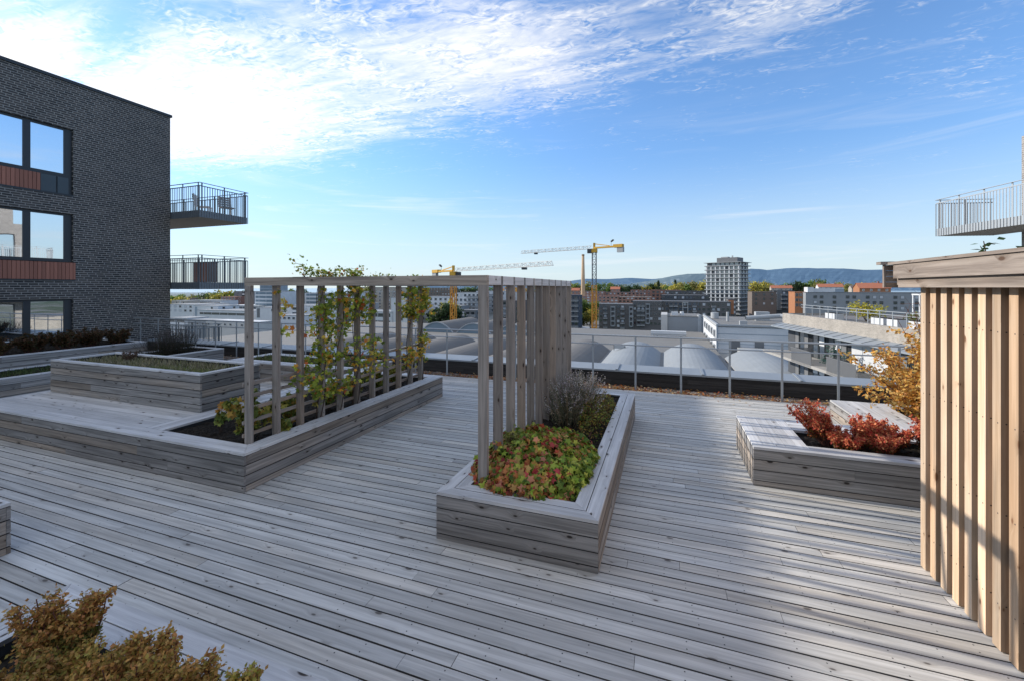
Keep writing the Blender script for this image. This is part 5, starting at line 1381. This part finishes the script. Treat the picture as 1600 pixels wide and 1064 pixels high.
for (x, yv) in ((1029, 439.5), (1055, 438.8), (1244, 441), (1106, 441)):
    tree({1029: 'pointed dark conifer above the left part of the ridge', 1055: 'pointed dark conifer left of the tower above the yellow trees', 1244: 'dark conifer above the orange brick block', 1106: 'dark conifer touching the left side of the tower'}[x], x, 640, yv, 'dark', 1.0, 'conifers on the ridge', True)
LG = 'trees below the left balconies'
for i, (x, yv, k, D) in enumerate(((268, 463, 'green', 420), (279, 465, 'yellow', 400), (291, 459, 'green', 440), (301, 463, 'olive', 430), (312, 460.5, 'green', 450), (322, 459.5, 'dark', 450), (331, 456, 'green', 430), (335, 461, 'yellow', 420), (343, 457, 'olive', 450), (352, 456, 'yellow', 440), (362, 457, 'green', 440), (374, 455, 'green', 470), (384, 456, 'dark', 460))):
    tree(f'{kw[k]} tree below the left balconies, ' + ['touching the brick wall', 'low and round beside the brick wall', 'tall behind the first railing post', 'left of the pale low building', 'above the left end of the pale low building', 'dark above the pale low building', 'tall above the pale low building', 'small above the window bands', 'above the right end of the pale building', 'above the red brown block', 'left of the grey slab tower', 'behind the grey slab tower', 'right of the grey slab tower'][i], x, D, yv, k, 1.1, LG)
tree('large dark green tree left of the first crane mast', 697, 225, 474, 'dark', 1.0)
tree('dark tree beside the large one left of the first crane mast', 684, 240, 482, 'dark', .9)
tree('bright yellow green tree behind the dark one left of the first crane', 702, 250, 470, 'yellow', .7)
for i, (x, yv, k) in enumerate(((897, 472, 'dark'), (907, 468, 'green'), (917, 474, 'dark'), (924, 470, 'green'), (902, 484, 'green'), (922, 484, 'yellow'), (912, 490, 'olive'))):
    tree(['dark tree left of the chimney base', 'green tree left behind the chimney', 'dark tree right of the chimney', 'green tree against the right crane mast behind the chimney', 'green tree low left of the chimney base', 'yellow tree below the right crane mast', 'olive tree low in front of the chimney base'][i], x, 330 if i < 4 else 300, yv, k, .9, 'trees round the chimney')
for i, (x, yv, k) in enumerate(((716, 449, 'dark'), (726, 448, 'green'), (737, 448, 'dark'), (748, 447.5, 'green'), (765, 448, 'green'), (785, 447, 'orange'), (815, 447, 'orange'), (840, 446, 'yellow'), (865, 446, 'green'), (455, 452, 'green'), (470, 453, 'dark'), (575, 450, 'olive'), (640, 448, 'green'))):
    tree(f'distant {kw[k]} tree ' + ['right of the first crane mast, above the white block', 'second from the first crane mast above the white block', 'left of the middle trellis corner above the white block', 'behind the nearest post of the middle trellis', 'in the first gap of the middle trellis', 'in the second gap of the middle trellis', 'in the fourth gap of the middle trellis', 'in the sixth gap of the middle trellis', 'behind the last posts of the middle trellis', 'between the second and third trellis posts', 'behind the third trellis post', 'behind the sixth trellis post', 'right of the slender white block'][i], x, 560, yv, k, 1.2, 'distant trees through the trellis')

# ------------------------------------------------------------------ cranes and chimney
def lattice(mb, a, b, w, seg, th, tri=False, up=(0, 0, 1)):
    a = Vector(a); b = Vector(b); d = (b - a); L = d.length; d /= L
    u = Vector(up); x = d.cross(u).normalized() if abs(d.z) < .9 else Vector((1, 0, 0)); y = x.cross(d).normalized()
    if tri: offs = [x * w / 2, -x * w / 2, y * w * .95]
    else: offs = [x * w / 2 + y * w / 2, -x * w / 2 + y * w / 2, -x * w / 2 - y * w / 2, x * w / 2 - y * w / 2]
    for o in offs: mb.bar(a + o, b + o, th)
    n = max(2, int(L / seg)); m = len(offs)
    for i in range(n):
        p, q = a + d * L * i / n, a + d * L * (i + 1) / n
        for k in range(m):
            o1, o2 = offs[k], offs[(k + 1) % m]
            if i % 2: o1, o2 = o2, o1
            mb.bar(p + o1, q + o2, th * .7)
            mb.bar(q + offs[k], q + offs[(k + 1) % m], th * .6)
def crane(label, base, ztop, tip, tail, orange_to):
    t = thing('tower_crane', label, 'crane', base); bx, by, bz = base
    mb = MB(); lattice(mb, (0, 0, 0), (0, 0, orange_to - bz), 2.0, 2.4, .30, up=(0, 1, 0)); mb.build('mast', M['craneorange'], t)
    mb = MB(); lattice(mb, (0, 0, orange_to - bz), (0, 0, ztop - bz - .2), 1.8, 2.4, .22, up=(0, 1, 0)); mb.build('mast', M['grey'] if orange_to < ztop - 3 else M['craneorange'], t)
    mb = MB(); mb.box(-1.3, 1.3, -1.3, 1.3, ztop - bz - 1.9, ztop - bz - .1); mb.build('slewing_unit', M['yellow'], t)
    z = ztop - bz
    d = Vector((tip[0] - bx, tip[1] - by, 0)); L = d.length; d.normalize(); s = Vector((-d.y, d.x, 0))
    mb = MB(); lattice(mb, Vector((0, 0, z)) + d * 1.5, Vector((0, 0, z)) + d * L, 1.5, 2.2, .17, True); mb.build('jib', M['cranewhite'], t)
    mb = MB(); mb.box(-.8, .8, -.8, .8, z - .9, z - .15, M=Matrix.Translation(d * L * .78)); mb.build('trolley', M['dark'], t)
    mb = MB(); p = d * .5; mb.bar(Vector((0, 0, z + .3)), -d * tail + Vector((0, 0, z + .3)), 1.5, .7); mb.bar(Vector((0, 0, z + 2.2)), -d * tail * .55 + Vector((0, 0, z + .8)), .35); mb.bar(Vector((0, 0, z - .2)), Vector((0, 0, z + 2.6)), .9)
    mb.bar(-d * tail * .7 + Vector((0, 0, z + .5)), -d * tail + Vector((0, 0, z + .5)), 2.0, 1.4); mb.build('counter_jib', M['yellow'], t)
    mb = MB(); mb.bar(-d * tail * .82 + Vector((0, 0, z - 1.3)), -d * (tail * 1.02) + Vector((0, 0, z - 1.3)), 1.4, 2.2); mb.build('counterweight', M['silver'], t)
    mb = MB(); mb.box(-.9, .9, -.9, .9, z - 2.2, z - .3, M=Matrix.Translation(d * 1.6 + s * 1.6)); mb.build('cab', M['dark'], t)
    mb = MB(); mb.bar(-d * tail * .6 + Vector((0, 0, z + .8)), -d * tail * .6 + Vector((0, 0, z + 3.2)), .12); mb.bar(-d * tail * .6 + Vector((0, 0, z + 2.6)), -d * tail * .68 + Vector((0, 0, z + 3.4)), .9, .5); mb.build('sign_board', M['dark'], t)
p = at_depth(708.5, 190, z=GZ); q = at_depth(862, 139, z=0)
crane('yellow tower crane with a white jib just left of the middle trellis', tuple(p), 9.6, tuple(q), 19, 9.0)
p = at_depth(928.5, 200, z=GZ); q = at_depth(815, 229, z=0)
crane('yellow tower crane right of the tall chimney, grey upper mast', tuple(p), 20.6, tuple(q), 14.5, 3.5)
p = at_depth(911, 470, z=GZ)
t = thing('brick_chimney', 'tall tapered factory chimney between the two cranes', 'chimney', tuple(p))
zt = CZ + 52 * 470 / F - GZ
mb = MB(); mb.tube([(0, 0, 0), (0, 0, zt * .5), (0, 0, zt)], 2.9, 1.35, 20); o = mb.build('shaft', M['chimney'], t)
for pp in o.data.polygons: pp.use_smooth = True
mb = MB(); mb.tube([(0, 0, zt - 1.8), (0, 0, zt)], 1.55, 1.5, 20); mb.build('crown_band', M['chimneydark'], t)
mb = MB(); mb.box(-4.2, 4.2, -4.2, 4.2, 0, 4.5); mb.build('plinth', M['brownred'], t)
# construction site bits below the cranes
t = thing('site_container', 'red container on the building site in front of the dark brick block', 'container', tuple(at_depth(983, 240, z=GZ)))
mb = MB(); mb.box(-3, 3, -1.2, 1.2, .3, 4.6); mb.build('body', M['red'], t); mb = MB(); mb.box(-3.05, 3.05, -1.25, 1.25, 4.61, 4.8); mb.build('lid', M['brownred'], t)
t = thing('canopy_roof', 'pale oval roof low between the navy block and the right crane mast', 'canopy', tuple(at_depth(910, 262, z=GZ)))
mb = MB(); n = 24
for k in range(n):
    a, b = 2 * PI * k / n, 2 * PI * (k + 1) / n
    mb.face([(math.cos(a) * 4.4, math.sin(a) * 9, 4.0), (math.cos(b) * 4.4, math.sin(b) * 9, 4.0), (0, 0, 4.8)]); mb.face([(math.cos(a) * 4.4, math.sin(a) * 9, 3.6), (math.cos(b) * 4.4, math.sin(b) * 9, 3.6), (math.cos(b) * 4.4, math.sin(b) * 9, 4.0), (math.cos(a) * 4.4, math.sin(a) * 9, 4.0)])
mb.build('roof', M['silver'], t)
for sx in (-1, 1):
    mb = MB(); mb.cyl((sx * 3, 0), .2, .2, 0, 4.0, 8); mb.build('column', M['grey'], t)

# ------------------------------------------------------------------ light, sky, camera
SUN = Vector((-1, .08, .476)).normalized()
el = math.asin(SUN.z); az = math.atan2(SUN.x, SUN.y)
ld = bpy.data.lights.new('sun', 'SUN'); ld.energy = 5.0; ld.angle = math.radians(.6); ld.color = (1.0, .925, .82)
lo = bpy.data.objects.new('sun', ld); COL.objects.link(lo); lo.rotation_euler = (-SUN).to_track_quat('-Z', 'Y').to_euler()
w = bpy.data.worlds.new('World'); scene.world = w; w.use_nodes = True
nt = w.node_tree; nt.nodes.clear(); g = NG(nt)
out = nt.nodes.new('ShaderNodeOutputWorld'); bg = nt.nodes.new('ShaderNodeBackground'); g.l(bg.outputs[0], out.inputs[0])
sky = g.n('ShaderNodeTexSky', sky_type='NISHITA'); sky.sun_disc = False; sky.sun_elevation = el; sky.sun_rotation = az
sky.air_density = 1.0; sky.dust_density = .15; sky.ozone_density = 3.0; sky.altitude = 50
bg.inputs[1].default_value = .12
tc = g.n('ShaderNodeTexCoord').outputs['Generated']
nv = g.n('ShaderNodeVectorMath', operation='NORMALIZE'); g.l(tc, nv.inputs[0])
sp = g.n('ShaderNodeSeparateXYZ'); g.l(nv.outputs[0], sp.inputs[0])
zz = g.math('MAXIMUM', sp.outputs[2], .02)
qx = g.math('DIVIDE', sp.outputs[0], zz); qy = g.math('DIVIDE', sp.outputs[1], zz)
cq = g.n('ShaderNodeCombineXYZ'); g.l(qx, cq.inputs[0]); g.l(qy, cq.inputs[1]); Q = cq.outputs[0]
def blob(cx, cy, rx, ry, rot, k):
    c, s = math.cos(rot), math.sin(rot)
    dx = g.math('SUBTRACT', qx, cx); dy = g.math('SUBTRACT', qy, cy)
    a = g.math('DIVIDE', g.math('ADD', g.math('MULTIPLY', dx, c), g.math('MULTIPLY', dy, s)), rx)
    b = g.math('DIVIDE', g.math('SUBTRACT', g.math('MULTIPLY', dy, c), g.math('MULTIPLY', dx, s)), ry)
    r2 = g.math('ADD', g.math('MULTIPLY', a, a), g.math('MULTIPLY', b, b))
    return g.math('MULTIPLY', g.math('POWER', 2.718, g.math('MULTIPLY', r2, -1.0)), k)
cov = g.math('ADD', blob(-2.6, 1.85, 1.6, .80, -.15, .84), blob(-.55, 1.85, .80, .50, .1, .38))
cov = g.math('ADD', cov, blob(.35, 1.85, .28, .35, .3, .26))
cov = g.math('ADD', cov, blob(-2.9, .95, .9, .35, 0, .40))
cov = g.math('ADD', cov, blob(1.45, 2.5, .4, .8, -.5, .16))
cov = g.math('ADD', cov, blob(0, -1.1, 3.0, 1.6, 0, .72))  # unseen cloud cover added behind the camera as neutral fill light
cov = g.math('SUBTRACT', cov, blob(-1.95, 1.04, .55, .09, -.30, .45))
n1 = g.noise(g.mapping(Q, (1.0, 2.3, 1), rot=(0, 0, .30)), 1.0, 6, .6, .8)
n3 = g.noise(g.mapping(Q, (2.6, 8, 1), rot=(0, 0, .35)), 1.0, 6, .65, 1.2)
n2 = g.noise(g.mapping(Q, (15, 26, 1), rot=(0, 0, -.5)), 1.0, 3, .6, 1.5)
n4 = g.noise(g.mapping(Q, (5, 5, 1)), 1.0, 3, .6)
d = g.math('ADD', cov, g.math('MULTIPLY', g.math('SUBTRACT', n1, .5), .80))
d = g.math('ADD', d, g.math('MULTIPLY', g.math('SUBTRACT', n3, .5), .75))
d = g.math('ADD', d, g.math('MULTIPLY', g.math('SUBTRACT', n2, .5), g.math('MULTIPLY', g.smooth(n4, .35, .65), 1.25)))
a = g.smooth(d, .10, .88)
# thin veils low over the horizon
vq = g.noise(g.mapping(nv.outputs[0], (2.2, 2.2, 26), rot=(0.03, .02, 0)), 1.0, 5, .6, .5)
veil = g.math('MULTIPLY', g.smooth(vq, .52, .75), g.math('MULTIPLY', g.smooth(sp.outputs[2], .0, .04), g.smooth(sp.outputs[2], .42, .12)))
thin = g.math('MULTIPLY', a, .97)
a = g.math('MAXIMUM', a, g.math('MULTIPLY', veil, .40), clamp=True)
hs = g.n('ShaderNodeHueSaturation'); g.l(sky.outputs[0], hs.inputs['Color']); hs.inputs['Saturation'].default_value = 1.04; hs.inputs['Value'].default_value = 2.0
sun_d = g.n('ShaderNodeVectorMath', operation='DOT_PRODUCT'); g.l(nv.outputs[0], sun_d.inputs[0]); sun_d.inputs[1].default_value = tuple(SUN)
cb = g.math('ADD', 8.3, g.math('MULTIPLY', g.smooth(sun_d.outputs['Value'], .2, 1.0), 2.0))
cl = g.n('ShaderNodeCombineColor'); g.l(cb, cl.inputs[0]); g.l(g.math('MULTIPLY', cb, 1.01), cl.inputs[1]); g.l(g.math('MULTIPLY', cb, 1.03), cl.inputs[2])
base = g.mix(1.0, hs.outputs[0], (.80, .90, 1.0), 'MULTIPLY')
hz = g.smooth(sp.outputs[2], .42, -.02)
base = g.mix(1.0, base, g.mix(hz, (1, 1, 1), (.66, .70, .74)), 'MULTIPLY')
base = g.mix(g.math('MULTIPLY', g.smooth(sp.outputs[2], .30, -.02), .80), base, (6.0, 6.95, 7.7))
g.l(g.mix(a, base, cl.outputs[0]), bg.inputs[0])

cd = bpy.data.cameras.new('camera'); cam = bpy.data.objects.new('camera', cd); COL.objects.link(cam)
cam.location = (0, 0, CZ); cam.rotation_euler = (PI / 2, 0, TH)
cd.sensor_width = 36; cd.lens = F / 1600 * 36; cd.shift_y = -(532 - HY) / 1600; cd.clip_end = 40000; cd.clip_start = .05
scene.camera = cam
scene.render.engine = 'CYCLES'
scene.cycles.use_denoising = True
scene.cycles.max_bounces = 6; scene.cycles.diffuse_bounces = 3; scene.cycles.glossy_bounces = 3; scene.cycles.transmission_bounces = 3
scene.cycles.use_adaptive_sampling = True
scene.view_settings.view_transform = 'Standard'; scene.view_settings.look = 'None'; scene.view_settings.exposure = 0; scene.view_settings.gamma = 1
scene.render.resolution_x = 1024; scene.render.resolution_y = 680
